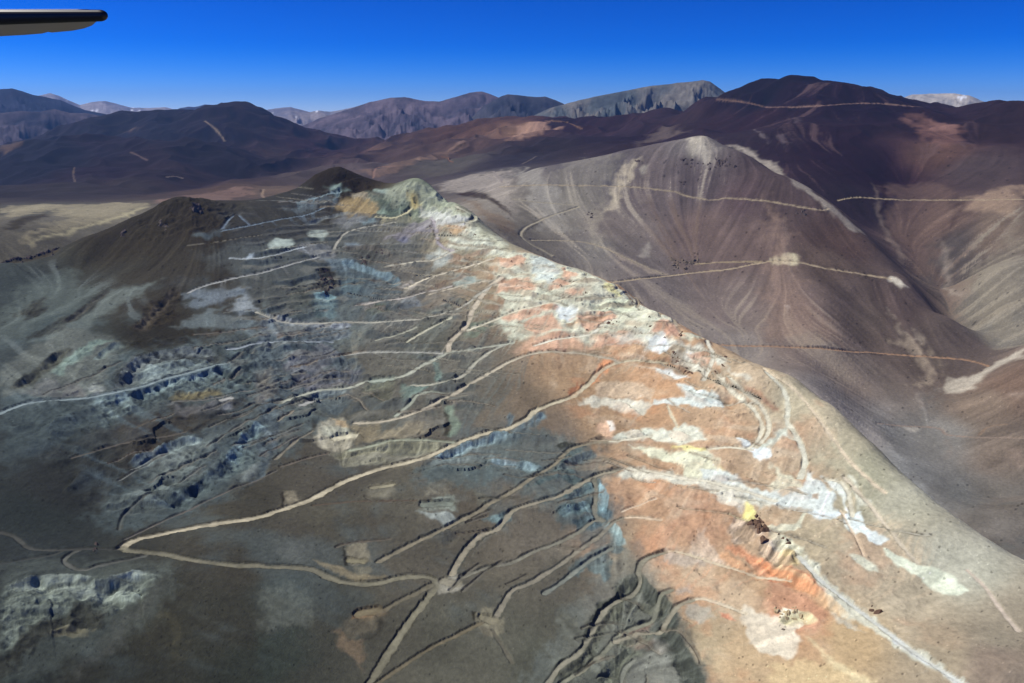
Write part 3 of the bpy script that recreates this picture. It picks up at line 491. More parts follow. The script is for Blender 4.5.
TERRACES = [
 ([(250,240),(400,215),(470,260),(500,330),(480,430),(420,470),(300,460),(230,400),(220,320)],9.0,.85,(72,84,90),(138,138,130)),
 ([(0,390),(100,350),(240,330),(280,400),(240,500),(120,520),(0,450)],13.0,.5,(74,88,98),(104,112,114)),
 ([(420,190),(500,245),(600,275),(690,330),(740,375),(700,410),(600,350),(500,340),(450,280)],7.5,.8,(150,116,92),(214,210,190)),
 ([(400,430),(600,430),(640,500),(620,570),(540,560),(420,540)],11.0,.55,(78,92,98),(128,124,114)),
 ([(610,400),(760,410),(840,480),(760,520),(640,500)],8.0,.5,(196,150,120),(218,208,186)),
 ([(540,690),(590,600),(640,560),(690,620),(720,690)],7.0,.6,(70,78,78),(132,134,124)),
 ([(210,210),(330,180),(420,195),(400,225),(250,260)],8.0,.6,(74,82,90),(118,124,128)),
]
STREAKS = [
('N',[(250,300),(470,290),(560,360),(470,440),(300,440),(240,380)],16,(98,114,116),.2,1.3,.4),
('N',[(290,330),(480,310),(520,380),(430,450),(300,420)],16,(150,144,126),.6,1.7,.5),
('N',[(100,360),(250,340),(300,420),(240,500),(110,510),(60,450)],16,(86,102,110),.2,1.3,.5),
('F',[(500,205),(560,172),(620,158),(690,140),(715,140),(760,180),(800,240),(840,330),(860,390),(760,370),(660,330),(560,260)],14,(172,162,148),.35,1.6,.42),
('F',[(480,190),(560,172),(640,158),(640,230),(600,262),(540,250)],10,(184,176,162),.15,1.4,.5),
('F',[(690,138),(718,138),(740,160),(720,200),(690,200)],8,(180,172,158),.0,1.1,.65),
('F',[(640,200),(700,190),(740,230),(720,300),(660,280)],14,(86,66,68),.3,1.3,.5),
('F',[(960,250),(1030,195),(1040,350),(990,350),(960,310)],10,(168,162,150),.1,1.0,.7),
('F',[(960,250),(1030,195),(1040,350),(990,350),(960,310)],10,(82,78,76),.4,1.3,.6),
('F',[(720,100),(790,84),(900,98),(980,110),(980,200),(900,260),(820,200)],14,(104,88,92),.4,1.5,.5),
('F',[(760,300),(840,330),(880,400),(820,400),(740,345)],12,(168,152,138),.3,1.4,.3),
('F',[(870,200),(960,190),(980,260),(960,330),(920,300)],12,(132,116,108),.2,1.2,.55),
('N',[(0,270),(70,255),(150,300),(100,400),(0,420)],14,(116,126,126),.2,1.3,.5),
('N',[(600,380),(700,400),(850,480),(960,570),(900,640),(700,640),(640,520)],16,(226,206,176),.5,1.6,.4),
('N',[(640,520),(740,520),(800,600),(840,680),(700,683)],14,(206,140,104),.4,1.5,.4),
]
# roads: layer, -1, -1, picture points, half width m, colour, bank, bank colour, run-off
D1=(164,156,136); D2=(138,128,108); D3=(148,152,138); D4=(216,210,186); D5=(226,170,128); DB=(64,62,56); BB=(76,94,102); DO=(168,110,80); DW=(196,186,160)
R_ = lambda lay, pts, hw, col, bank=0, bcol=DB, sp=0: (lay, -1, -1, pts, hw, col, bank, bcol, sp)
ROADS = [
R_('N',[(665,362),(648,360),(632,360),(615,363),(600,371),(587,385),(570,397),(550,404),(535,411),(525,420),(512,427),(494,433),(466,441),(441,451),(414,461),(381,468),(351,478),(331,488),(306,501),(275,511),(256,517),(235,520),(200,526),(160,534),(134,540),(122,547)],4.0,D1,4,(84,80,70),.3),
R_('N',[(122,547),(130,551),(160,553),(200,561),(230,564),(256,565),(270,566),(306,568),(325,575),(345,582),(375,583),(395,578),(415,576),(430,577),(436,583),(428,597),(410,620),(390,650),(370,683),(358,705)],3.6,(142,138,120),3,(62,62,56),.3),
R_('N',[(620,361),(610,358),(580,353),(550,351),(530,354),(512,360),(490,372),(471,383),(451,395),(431,406),(406,416),(381,422),(356,423)],2.8,(160,152,136),3,(108,112,104),.3),
R_('N',[(512,341),(491,351),(478,361),(468,371),(456,379),(431,384),(411,385)],2.6,(150,148,136),4,(96,106,100),.4),
R_('N',[(512,342),(468,350),(451,351),(436,358),(421,367),(406,375),(391,378),(366,382),(343,390),(313,392),(293,398),(281,402)],3.0,(150,152,140),4,(96,104,106),.4),
R_('N',[(502,278),(491,285),(481,297),(473,310),(468,322),(456,335),(451,341),(448,350)],3.6,(172,162,146),4,(104,106,94),.4),
R_('N',[(331,356),(368,352),(406,352),(441,352)],2.6,(146,146,140),3,(84,92,98),.3),
R_('N',[(396,416),(411,403),(418,395),(431,391),(443,392)],2.4,(146,150,138),2,(96,106,98),.2),
R_('N',[(281,466),(306,458),(328,453)],2.2,(92,86,80),2,DB,.2),
R_('N',[(350,452),(381,446),(406,443),(431,442),(453,443)],2.8,(138,142,126),3,(110,110,96),.5),
R_('N',[(276,458),(293,443),(313,431)],2.0,(112,108,98),2,DB,.2),
R_('N',[(313,505),(356,501),(386,500),(416,500)],1.6,(104,92,82),1,(98,90,76),.2),
R_('N',[(775,500),(768,498),(742,491),(720,484),(697,479),(672,475),(652,471),(630,469),(612,471)],3.4,(214,208,186),2,DW,.4),
R_('N',[(618,470),(612,471),(594,476),(577,486),(562,496),(532,503),(512,511),(498,528),(481,534),(471,544),(461,557),(451,574)],3.2,(168,160,142),5,(80,92,92),.4),
R_('N',[(650,436),(642,437),(622,440),(600,441)],2.8,(208,202,180),2,DW,.3),
R_('N',[(606,441),(594,442),(574,448),(564,455),(554,466),(542,473),(527,481),(512,491),(493,501),(478,511),(463,519),(441,531),(416,542),(396,552),(378,561)],2.8,(150,142,124),4,(84,92,90),.3),
R_('N',[(594,478),(596,491),(595,512),(604,519),(594,519),(577,532),(557,543),(534,552),(512,562),(488,567),(463,576)],2.5,(140,138,126),3,(92,96,90),.3),
R_('N',[(660,520),(642,518),(624,518),(616,521)],2.2,(206,186,158),1,DW,.2),
R_('N',[(622,518),(612,523),(600,534),(587,545),(567,560),(547,572),(527,584),(512,590),(501,607),(497,614)],2.7,(152,146,132),4,(84,94,94),.3),
R_('N',[(544,593),(562,582),(582,566),(597,557),(612,548)],2.4,(142,146,138),4,(84,98,102),.3),
R_('N',[(790,578),(768,574),(750,571),(725,565),(697,556),(675,550),(660,553)],2.4,(204,190,162),1,(196,150,116),.2),
R_('N',[(664,551),(652,556),(644,560),(638,570),(640,580),(632,592),(614,602),(600,617),(590,637),(577,657),(560,668),(545,686)],2.4,(158,154,138),4,(70,74,66),.2),
R_('N',[(672,590),(662,597),(657,605),(652,617),(637,625),(622,632),(605,650),(587,667),(562,683),(552,700)],2.2,(150,150,134),4,(74,78,70),.2),
R_('N',[(745,612),(732,607),(717,602),(702,598),(690,600)],2.3,(206,194,168),1,DW,.2),
R_('N',[(692,600),(685,603),(675,610),(665,622),(657,630),(632,634),(616,640)],2.3,(168,162,144),3,(84,86,78),.2),
R_('N',[(634,658),(624,668),(621,684),(620,700)],2.0,(150,152,142),3,(80,84,78),.2),
R_('N',[(374,685),(396,670),(431,647),(456,635),(476,625),(488,619)],2.2,(122,114,96),2,(66,64,56),.2),
R_('N',[(493,630),(503,647),(512,662)],1.8,(112,108,96),0),
R_('N',[(378,614),(396,602),(416,593),(430,584)],2.4,(128,122,106),2,(70,68,62),.2),
R_('N',[(78,551),(68,556),(65,562),(72,568),(85,571),(100,567),(120,562),(145,556)],2.4,(106,108,104),2,(58,60,60),.1),
R_('N',[(0,532),(15,537),(32,549),(60,550),(90,549),(120,549)],2.2,(84,86,84),1,DB,.1),
R_('N',[(0,564),(25,560),(50,556),(61,552)],2.0,(76,80,80),1,DB,.1),
R_('N',[(125,539),(150,527),(180,512),(207,498),(230,488),(256,478),(276,470)],1.7,(110,106,102),2,(84,88,92),.2),
R_('N',[(0,413),(15,407),(32,402),(75,398),(112,395),(140,388),(162,380),(187,375),(217,366),(228,363)],2.6,(120,132,136),3,(70,84,90),.3),
R_('N',[(228,348),(240,347),(256,343),(290,340),(331,341)],2.4,(134,142,150),3,(74,86,100),.3),
R_('N',[(172,401),(195,400),(220,396),(240,391),(256,388),(281,381)],1.6,(100,100,98),1,DB,.2),
R_('N',[(218,415),(238,410),(256,403),(281,402)],1.5,(92,90,86),1,DB,.2),
R_('N',[(72,458),(112,448),(150,440),(185,433)],2.0,(80,76,72),0),
R_('N',[(230,258),(256,259),(288,251),(305,247)],2.4,(150,158,164),1,DB,.3),
R_('N',[(188,292),(200,287),(225,280),(256,274),(286,266),(318,257)],2.6,(140,142,142),1,DB,.3),
R_('N',[(334,249),(343,235),(356,229),(381,224),(396,222)],2.2,(146,144,136),1,DB,.3),
R_('N',[(376,216),(396,217),(406,212),(411,207)],3,(176,170,142),2,(112,120,110),.3),
R_('N',[(222,231),(256,224),(281,219),(306,215),(326,207)],2.4,(98,112,126),1,DB,.4),
R_('N',[(222,229),(235,214),(250,225)],2.2,(92,104,118),0),
R_('N',[(297,202),(320,196),(341,190)],2.6,(118,136,144),0,DB,.3),
R_('N',[(431,217),(436,227),(439,245),(453,251)],2.4,(158,152,156),2,(116,110,118),.3),
R_('N',[(386,267),(416,262),(436,260),(453,252)],2.6,(172,168,154),2,(112,106,98),.4),
R_('N',[(406,287),(431,277),(456,270),(481,262),(502,256)],2.8,(182,174,158),3,(86,76,66),.5),
R_('N',[(356,305),(381,301),(406,297),(431,290),(451,286)],2.6,(160,154,148),3,(88,92,94),.4),
R_('N',[(428,295),(456,287),(491,280)],2.2,(170,162,146),3,(92,82,72),.4),
R_('N',[(256,312),(281,320),(318,324),(356,322),(381,322),(416,320),(446,312),(468,302),(481,292),(493,285)],2.6,(156,154,144),3,(92,98,98),.5),
R_('N',[(376,340),(400,334),(416,327)],2.2,(140,140,128),2,(90,96,94),.3),
R_('N',[(406,342),(426,330),(451,317)],2.4,(160,158,142),3,(88,98,90),.4),
R_('N',[(468,328),(488,322),(512,312),(535,306),(560,300),(575,296)],2.6,(206,200,176),2,(120,110,92),.3),
R_('N',[(535,345),(560,338),(590,334),(605,322),(618,318)],2.4,(216,214,194),2,(150,128,106),.2),
R_('N',[(456,207),(468,212),(476,217),(473,222),(462,221)],3,(196,194,170),0),
R_('N',[(704,378),(712,361),(712,351),(707,341)],2.2,(214,210,190),2,(120,104,90),.1),
R_('N',[(719,373),(729,388),(744,401),(757,413),(762,428),(757,441),(748,447)],2.4,D4,2,DW,.1),
R_('N',[(728,376),(742,391),(760,405),(768,418),(768,433),(757,445)],2.4,D4,2,DW,.1),
R_('N',[(766,371),(783,388),(788,406),(787,421),(795,433),(803,448),(805,463),(800,478)],3.0,(218,216,194),2,DW,.2),
R_('N',[(764,368),(793,388),(815,413),(833,438),(850,461),(868,478),(885,492)],2.2,(220,204,176),1,DW,.2),
R_('N',[(826,478),(843,483),(850,498),(852,515)],2.4,D4,2,DW,.1),
R_('N',[(845,477),(858,491),(876,512),(893,532),(908,552),(918,562)],2.4,(212,200,176),2,DW,.2),
R_('N',[(840,510),(852,530),(864,555)],1.0,(210,190,164),0),
R_('N',[(800,557),(818,580),(840,597),(868,617),(888,632),(913,650),(943,670),(975,690)],2.6,(204,206,196),2,DW,.2),
R_('N',[(968,570),(985,587),(1003,612),(1018,630)],2.0,(196,182,164),0),
R_('N',[(668,406),(672,416),(678,427)],1.6,(214,206,176),0),
R_('N',[(708,448),(730,447),(752,449)],2.4,D4,1,DW,.2),
R_('N',[(622,512),(640,505),(656,499)],1.4,(196,180,156),0),

R_('N',[(337,437),(352,436)],6.5,(196,190,164),4,(120,112,94),.6),
R_('N',[(350,559),(362,561)],4.5,(150,144,120),4,(76,72,62),.6),
R_('N',[(444,580),(456,583)],5.5,(166,160,142),3,(92,88,78),.4),
R_('N',[(484,617),(492,620)],5.0,(150,144,124),4,(70,68,60),.4),
R_('N',[(372,487),(392,484)],4.0,(166,160,138),4,(90,84,72),.5),
R_('N',[(425,504),(448,503)],6.0,(140,148,138),5,(84,84,76),.5),
R_('N',[(360,612),(376,609)],5.0,(134,124,102),5,(110,92,70),.4),
R_('N',[(374,380),(390,379)],5.5,(140,148,138),5,(84,90,84),.5),
R_('N',[(303,405),(318,398)],4.5,(150,150,148),3,(96,96,96),.4),
R_('N',[(222,402),(230,399)],4.0,(150,150,148),3,(80,80,78),.4),
# beyond the ridge
R_('F',[(500,187),(530,185),(562,185),(620,186),(652,189),(675,192),(692,197),(712,200),(730,198),(768,201),(783,204),(800,207),(815,210),(822,210),(828,209)],3.8,(168,156,136),3,(100,88,80),.5),
R_('F',[(838,200),(858,197),(883,199),(918,200),(968,200),(1030,199)],3.8,(168,156,136),3,(100,88,80),.5),
R_('F',[(512,199),(537,202),(572,205),(577,207),(550,216),(527,227),(521,234),(527,241),(544,251),(552,255)],4.4,(160,154,140),3,(104,98,88),.4),
R_('F',[(532,240),(574,241),(597,245),(625,257),(662,274)],4.0,(168,158,140),0,DB,.3),
R_('F',[(610,282),(637,279),(667,276),(700,272),(730,269),(768,261),(800,262),(830,269),(868,275),(890,279)],4.2,(176,162,140),2,(120,106,98),.6),
R_('F',[(695,264),(724,262),(760,261)],3.4,(166,152,128),3,(88,80,70),.3),
R_('F',[(719,345),(745,346),(768,346),(818,348),(868,353),(918,356),(948,358),(968,360),(988,366)],3.4,(166,136,114),2,(112,92,80),.3),
R_('F',[(878,423),(903,426),(938,428),(948,435),(980,437),(1030,438)],2.6,(144,130,122),0,DB,.1),
R_('F',[(980,434),(988,427),(1006,424)],2.4,(132,116,104),0),
R_('F',[(762,107),(790,107),(818,106),(843,104),(868,103),(898,105),(922,107)],6.5,(138,118,116),3,(90,78,80),.4),
R_('F',[(717,99),(742,102),(762,106)],5,(122,104,104),0),
R_('F',[(205,121),(215,129),(222,137),(225,141)],6,(136,126,122),0),
R_('F',[(131,152),(147,160)],6,(104,94,100),0),
R_('F',[(74,167),(73,175),(75,182)],4,(96,88,92),0),
R_('F',[(167,177),(175,176),(182,178)],6,(132,122,122),0),
R_('F',[(396,166),(376,168),(373,178)],5,(140,116,112),0),
R_('F',[(441,156),(447,158),(453,162)],5,(126,98,92),0),
R_('F',[(263,189),(262,195),(266,200)],5,(140,124,112),0),
R_('F',[(493,171),(498,177),(503,182)],5,(146,140,138),0),
R_('F',[(545,121),(567,122),(582,129)],6,(122,102,96),0),
R_('F',[(522,164),(530,160),(536,156)],5,(98,94,98),0),
]
ROADS_LABEL = {}
BANKC = [(92,84,76),(78,76,70),(120,104,90),(100,96,88)]
BENCHES = [
 ([(110,340),(250,300),(320,330),(300,460),(200,520),(90,500)], 24, [(120,124,126),(132,130,124)], (.9,1.7), (2,4)),
 ([(300,440),(560,420),(640,520),(560,600),(430,560),(330,520)], 16, [(140,136,124),(128,128,122)], (.9,1.6), (2,4)),
 ([(440,190),(500,245),(560,258),(640,300),(700,345),(640,360),(560,345),(480,330),(440,300),(420,240)], 46, [(206,204,184),(214,206,180),(196,184,160),(210,196,172)], (.9,2.0), (2,4)),
 ([(640,340),(720,350),(770,385),(740,400),(680,390)], 12, [(206,204,184),(214,206,180)], (.9,1.6), (1.5,3)),
 ([(290,270),(440,260),(480,330),(450,420),(300,420),(250,360)], 58, [(150,148,140),(166,160,146),(138,140,138)], (1.0,2.0), (2,4.5)),
 ([(600,370),(780,440),(860,520),(760,540),(620,500),(580,430)], 16, [(216,210,190),(212,196,166)], (.8,1.6), (1.5,3)),
 ([(560,590),(660,600),(690,683),(560,683)], 8, [(140,142,132)], (.7,1.4), (2,4)),
 ([(420,430),(590,440),(600,500),(440,530)], 8, [(138,134,122),(120,126,126)], (.8,1.4), (2,4)),
 ([(240,190),(340,180),(440,200),(420,260),(260,260)], 18, [(150,156,160),(166,162,150)], (1,2.0), (1.5,3)),
]
def bump(px, r, h, rad, ax=1.0):
    """a small peak standing on the smooth relief"""
    global H
    a = float(ray(px, 400.)[0]); d = np.sqrt((((UU0-a)*r/ax)**2)+((RR-r)*.8)**2)
    H = H+h*np.clip(1-d/rad, 0, 1)**1.25
UU0 = U[None]
for q in [(343,1745,13,75,1.0),(352,1750,5,30,1),(330,1725,5,40,1),(205,1600,9,55,1.3),(186,1595,7,45,1.2),(155,1585,5,35,1.2),(247,6000,60,560,1.1),(225,4600,60,520,1.3),(60,5000,70,700,1.4),(490,1560,14,70,1.3),(690,2690,8,70,1.2),(735,4380,25,260,1),(768,4330,20,220,1),(1010,4240,45,420,1)]:
    bump(*q)
# ------------------------------------------------------------------ flow lines (fall lines) of the smooth relief
H0 = H.copy()
amp = sst(350, 700, RR)
H = H+amp*(fbm(X, Y, 420., 2, 3)*7+fbm(X, Y, 120., 2, 9)*2.2)
farn = sst(2600, 4200, RR)*(1-sst(9000, 15000, RR))
rid = 1-np.abs(fbm(X, Y, 900., 3, 40))*1.6
rid2 = 1-np.abs(fbm(X+60*fbm(X, Y, 400., 2, 47), Y, 380., 3, 48, .55))*1.7
H = H+farn*(rid*46-30+(rid2*26-14)*(.6+.4*sst(3600, 5000, RR))+fbm(X, Y, 300., 2, 44)*6)
dU = np.gradient(U)[None]; dVv = np.gradient(V)[:, None]
def slope_of(Hx):
    return np.gradient(Hx, axis=1)/dU/RR, np.gradient(Hx, axis=0)/dVv/RR
def boxblur(A, k):
    for ax in (0, 1):
        c = np.cumsum(np.concatenate([np.repeat(np.take(A, [0], ax), k+1, ax), A, np.repeat(np.take(A, [-1], ax), k, ax)], ax), ax)
        n = A.shape[ax]; w = 2*k+1
        A = (np.take(c, range(w, w+n), ax)-np.take(c, range(0, n), ax))/w
    return A
Hs = boxblur(boxblur(H, 4), 4)
gu, gv = slope_of(Hs)
gm = np.sqrt(gu*gu+gv*gv)+1e-6
STEEP = np.clip(gm, 0, 2)
su = (gu/gm*.0036/dU).astype(np.float32); sv = (gv/gm*.0036/dVv).astype(np.float32)   # one uphill step, in nodes
su = np.clip(su, -4, 4); sv = np.clip(sv, -4, 4)
I0, J0 = np.meshgrid(np.arange(NR, dtype=np.float32), np.arange(NC, dtype=np.float32), indexing='ij')
def uphill(K, sgn=1.0):
    i = I0.copy(); j = J0.copy()
    for k in range(K):
        a = np.clip(i+.5, 0, NR-1).astype(np.int32); b = np.clip(j+.5, 0, NC-1).astype(np.int32)
        yield k, a, b
        i = i+sgn*sv[a, b]; j = j+sgn*su[a, b]
def lic(N, K):
    s = np.zeros((NR, NC), np.float32); n = 0
    for sg in (1.0, -1.0):
        for k, a, b in uphill(K, sg):
            w = 1-k/K; s += w*N[a, b]; n += w
    s /= n
    s -= s.mean(); return s/(s.std()+1e-9)
N1 = RNG.normal(size=(NR, NC)).astype(np.float32)
N2 = boxblur(RNG.normal(size=(NR, NC)).astype(np.float32), 3); N3 = boxblur(RNG.normal(size=(NR, NC)).astype(np.float32), 9)
S1 = lic(boxblur(N1, 1), 22); S2 = lic(N2/N2.std(), 40); S3 = lic(N3/N3.std(), 60)
print('lic', time.time()-T0)

# ------------------------------------------------------------------ finding the ground under a point of the picture
RN = lambda px: np.interp(px, [0, 345, 400, 440, 540, 620, 700, 790, 870, 950, 1020], [1700, 1900, 1800, 1750, 1400, 1300, 1120, 1040, 950, 860, 800])
EE = H/RR
def ground(px, py, layer='N'):
    """(azimuth, log distance) of the ground seen at each picture point; layer N: the near ridge, F: beyond it"""
    a, e = ray(px, py); a = np.atleast_1d(a); e = np.atleast_1d(e); out = []
    for x, aa, ee in zip(np.atleast_1d(px), a, e):
        j = np.interp(aa, U, np.arange(NC)); j0 = int(j); f = j-j0
        col = EE[:, j0]*(1-f)+EE[:, min(j0+1, NC-1)]*f
        lo, hi = (0, np.searchsorted(V, math.log(RN(x)))) if layer == 'N' else (np.searchsorted(V, math.log(RN(x)*1.02)), NR-30)
        if layer == 'F':
            l2 = np.searchsorted(V, math.log(RN(x)+(500 if x > 430 else 350))); lo = lo+int(np.argmin(col[lo:l2]))
        c = np.maximum.accumulate(col[lo:hi])
        k = int(np.searchsorted(c, ee))
        if k >= len(c): k = int(np.argmax(c)); v = V[lo+k]
        elif k == 0: v = V[lo]
        else: v = V[lo+k-1]+(V[lo+k]-V[lo+k-1])*float(np.clip((ee-c[k-1])/(c[k]-c[k-1]+1e-12), 0, 1))
        out.append((aa, v))
    return np.array(out)
def hgt(a, v):
    i = np.interp(v, V, np.arange(NR)); j = np.interp(a, U, np.arange(NC))
    i0 = np.minimum(i.astype(int), NR-2); j0 = np.minimum(j.astype(int), NC-2); fi = i-i0; fj = j-j0
    return (H[i0, j0]*(1-fi)*(1-fj)+H[i0+1, j0]*fi*(1-fj)+H[i0, j0+1]*(1-fi)*fj+H[i0+1, j0+1]*fi*fj)
def smooth_line(p, n=6):
    p = np.array(p, float)
    if len(p) < 3: 
        return np.array([p[0]+(p[-1]-p[0])*t for t in np.linspace(0, 1, n)])
    q = np.vstack([2*p[0]-p[1], p, 2*p[-1]-p[-2]]); out = []
    for i in range(1, len(q)-2):
        for t in np.linspace(0, 1, n, endpoint=False):
            out.append(.5*((2*q[i])+(q[i+1]-q[i-1])*t+(2*q[i-1]-5*q[i]+4*q[i+1]-q[i+2])*t*t+(3*q[i]-q[i-1]-3*q[i+1]+q[i+2])*t**3))
    return np.array(out+[p[-1]])
def window(g, m):
    a0, a1 = g[:, 0].min()-m, g[:, 0].max()+m; v0, v1 = g[:, 1].min()-m, g[:, 1].max()+m
    return slice(max(0, np.searchsorted(V, v0)-1), min(NR, np.searchsorted(V, v1)+1)), slice(max(0, np.searchsorted(U, a0)-1), min(NC, np.searchsorted(U, a1)+1))
W1 = fbm(X/np.maximum(RR, 1)*803, Y/np.maximum(RR, 1)*803, 1, 1) if False else None
# warp field, in units of 1/803 rad (about one pixel)
UU = np.broadcast_to(U[None], (NR, NC)); VV = np.broadcast_to(V[:, None], (NR, NC))
wrp_a = fbm(UU*803, VV*803*.6, 22., 3, 71, .6).astype(np.float32); wrp_b = fbm(UU*803+500, VV*803*.6, 22., 3, 75, .6).astype(np.float32)
def line_dist(g, sl, warp=0.0):
    A = UU[sl]+warp/803*wrp_a[sl]; B = VV[sl]+warp/803*wrp_b[sl]
    best = np.full(A.shape, 9.0); par = np.zeros(A.shape)
    for k in range(len(g)-1):
        d = g[k+1]-g[k]; L = d@d+1e-15
        t = np.clip(((A-g[k, 0])*d[0]+(B-g[k, 1])*d[1])/L, 0, 1)
        q = (A-g[k, 0]-t*d[0])**2+(B-g[k, 1]-t*d[1])**2
        m = q < best; best[m] = q[m]; par[m] = (k+t)[m]
    return np.sqrt(best), par
def poly_sd(g, sl, warp):
    """signed distance to a closed outline (negative inside), in pixels"""
    gc = np.vstack([g, g[:1]]); d, _ = line_dist(gc, sl, warp)
    A = UU[sl]+warp/803*wrp_a[sl]; B = VV[sl]+warp/803*wrp_b[sl]; ins = np.zeros(A.shape, bool)
    for k in range(len(g)):
        (x1, y1), (x2, y2) = gc[k], gc[k+1]
        if y1 == y2: continue
        c = ((y1 > B) != (y2 > B)) & (A < (x2-x1)*(B-y1)/(y2-y1)+x1); ins ^= c
    return np.where(ins, -d, d)*803

# ------------------------------------------------------------------ base colour of the soil, sampled light included, spread over the ground

HAZE = 2.6e-5; HZC = np.array((.20, .45, 1.0))*.45
def alb(col, r, k=(.95, .88, .75)):
    """ground colour seen through the air at distance r -> what the ground itself reflects"""
    l = lin(col); h = (1-np.exp(-HAZE*np.asarray(r)*1.08))[..., None]*HZC
    return np.maximum(l-h, .25*l)*np.array(k)
KP = (1.06, 1.10, 1.12); KR = (.94, .95, .92)
def soil():
    s = np.array(SOIL, float)
    g = []
    for row in s:
        lay = 'N' if row[5] == 0 else 'F'
        g.append(ground([row[0]], [row[1]], lay)[0])
    g = np.array(g); f = np.array([(.96, 1.05, 1.10) if (q[5] == 0 and q[2] < 150) else (.95, 1.07, 1.11) if q[5] == 0 else (.80, .89, 1.03) if max(q[2:5]) < 80 else (.985, 1.05, 1.12) for q in s])
    c = alb(s[:, 2:5]*f, np.exp(g[:, 1]))
    uo = np.linspace(-.66, .66, 260); vo = np.linspace(math.log(400.), math.log(9000.), 420)
    A, B = np.meshgrid(uo, vo)
    A = A+.010*fbm(A*803, B*500, 60., 3, 21); B = B+.018*fbm(A*803+99, B*500, 60., 3, 25)
    num = np.zeros(A.shape+(3,)); den = np.zeros(A.shape)
    for k in range(len(g)):
        q = ((A-g[k, 0])**2+((B-g[k, 1])*.62)**2)/(.016**2)
        w = 1/(q**1.7+.08); num += w[..., None]*np.log(c[k]+1e-4); den += w
    C = np.exp(num/den[..., None])
    i = np.clip((V-vo[0])/(vo[1]-vo[0]), 0, len(vo)-1.001)[:, None]*np.ones((1, NC)); j = np.clip((U-uo[0])/(uo[1]-uo[0]), 0, len(uo)-1.001)[None]*np.ones((NR, 1))
    i0 = i.astype(int); j0 = j.astype(int); fi = (i-i0)[..., None]; fj = (j-j0)[..., None]
    return (C[i0, j0]*(1-fi)*(1-fj)+C[i0+1, j0]*fi*(1-fj)+C[i0, j0+1]*(1-fi)*fj+C[i0+1, j0+1]*fi*fj).astype(np.float32)
CL = soil()
print('soil', time.time()-T0)
# scree streaks and mottling that belong to the loose ground
st = np.clip((STEEP-.12)/.35, 0, 1)
farw = sst(1150, 1500, RR)*np.ones((1, NC))
tone = np.exp(st*(S1*.05+S2*.07+S3*.05)*(1+1.0*farw)+fbm(X, Y, 60., 4, 31, .6)*.13+fbm(X, Y, 5., 2, 36)*.06)
CL *= tone[..., None].astype(np.float32)
# the orange soil is washed with paler and rustier bands
isor = sst(.10, .22, CL[..., 0]-CL[..., 2])*(1-farw)
wash = fbm(X, Y, 70., 4, 131, .6)+.22*S3+.12*S2
m_ = (isor*sst(.05, .6, wash)*.20)[..., None]; CL = CL*(1-m_)+lin((226, 208, 178))*np.array(KP)*m_
m_ = (isor*sst(.15, .7, fbm(X, Y, 55., 4, 137, .6)+.15*S3)*.28)[..., None]; CL = CL*(1-m_)+lin((196, 136, 98))*np.array(KR)*m_

isgr = (1-sst(.06, .12, CL[..., 0]-CL[..., 2]))*(1-farw)
m_ = (isgr*sst(.0, .9, fbm(X, Y, 110., 4, 141, .6)+.25*S3+.12*S2)*.34)[..., None]; CL = CL*(1-m_)+alb((96, 112, 116), 900, KR)*m_
m_ = (isgr*sst(.1, .9, fbm(X, Y, 80., 4, 147, .6)+.2*S3)*.2)[..., None]; CL = CL*(1-m_)+alb((48, 47, 45), 900, KR)*m_
def zone(lay, P_, soft):
    p = np.array(P_, float); g = ground(p[:, 0], p[:, 1], lay); sl = window(g, .02+soft/803)
    return sl, 1-sst(-soft, soft*.5, poly_sd(g, sl, 6))
for (lay, P_, soft, col, lo_, hi_, op) in STREAKS:
    sl, m = zone(lay, P_, soft)
    w_ = S3[sl]*.55+S2[sl]*.55+S1[sl]*.38+.5*fbm(X[sl], Y[sl], 260., 3, 171)
    m = (m*sst(lo_, hi_, w_)*op)[..., None]; CL[sl] = CL[sl]*(1-m)+alb(col, 2300. if lay == 'F' else 900., KR)*m
# ------------------------------------------------------------------ patches of other ground, with shade painted at some cut walls
ROUGH = np.zeros((NR, NC), np.float32); SPOIL = np.zeros((NR, NC, 4), np.float32)
def paint(sl, m, col):
    CL[sl] = CL[sl]*(1-m[..., None])+col*m[..., None]
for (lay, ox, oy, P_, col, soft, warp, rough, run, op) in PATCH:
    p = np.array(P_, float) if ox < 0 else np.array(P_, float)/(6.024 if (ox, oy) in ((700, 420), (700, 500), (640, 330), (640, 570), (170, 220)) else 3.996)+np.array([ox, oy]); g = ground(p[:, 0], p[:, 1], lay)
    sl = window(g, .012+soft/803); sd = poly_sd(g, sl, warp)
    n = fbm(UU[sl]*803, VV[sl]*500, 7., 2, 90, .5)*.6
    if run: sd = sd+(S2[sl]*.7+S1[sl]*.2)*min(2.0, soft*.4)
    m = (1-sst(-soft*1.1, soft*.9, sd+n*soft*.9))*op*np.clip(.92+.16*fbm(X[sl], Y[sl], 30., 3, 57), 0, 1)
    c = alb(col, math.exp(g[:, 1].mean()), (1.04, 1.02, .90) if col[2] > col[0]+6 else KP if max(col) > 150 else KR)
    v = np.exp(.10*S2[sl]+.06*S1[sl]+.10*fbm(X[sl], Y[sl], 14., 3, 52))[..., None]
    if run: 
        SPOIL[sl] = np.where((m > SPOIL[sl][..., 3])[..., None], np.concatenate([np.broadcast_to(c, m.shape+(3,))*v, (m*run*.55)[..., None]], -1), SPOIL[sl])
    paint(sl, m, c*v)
    if rough: ROUGH[sl] = np.maximum(ROUGH[sl], m*rough) if rough > 0 else ROUGH[sl]*(1-m)
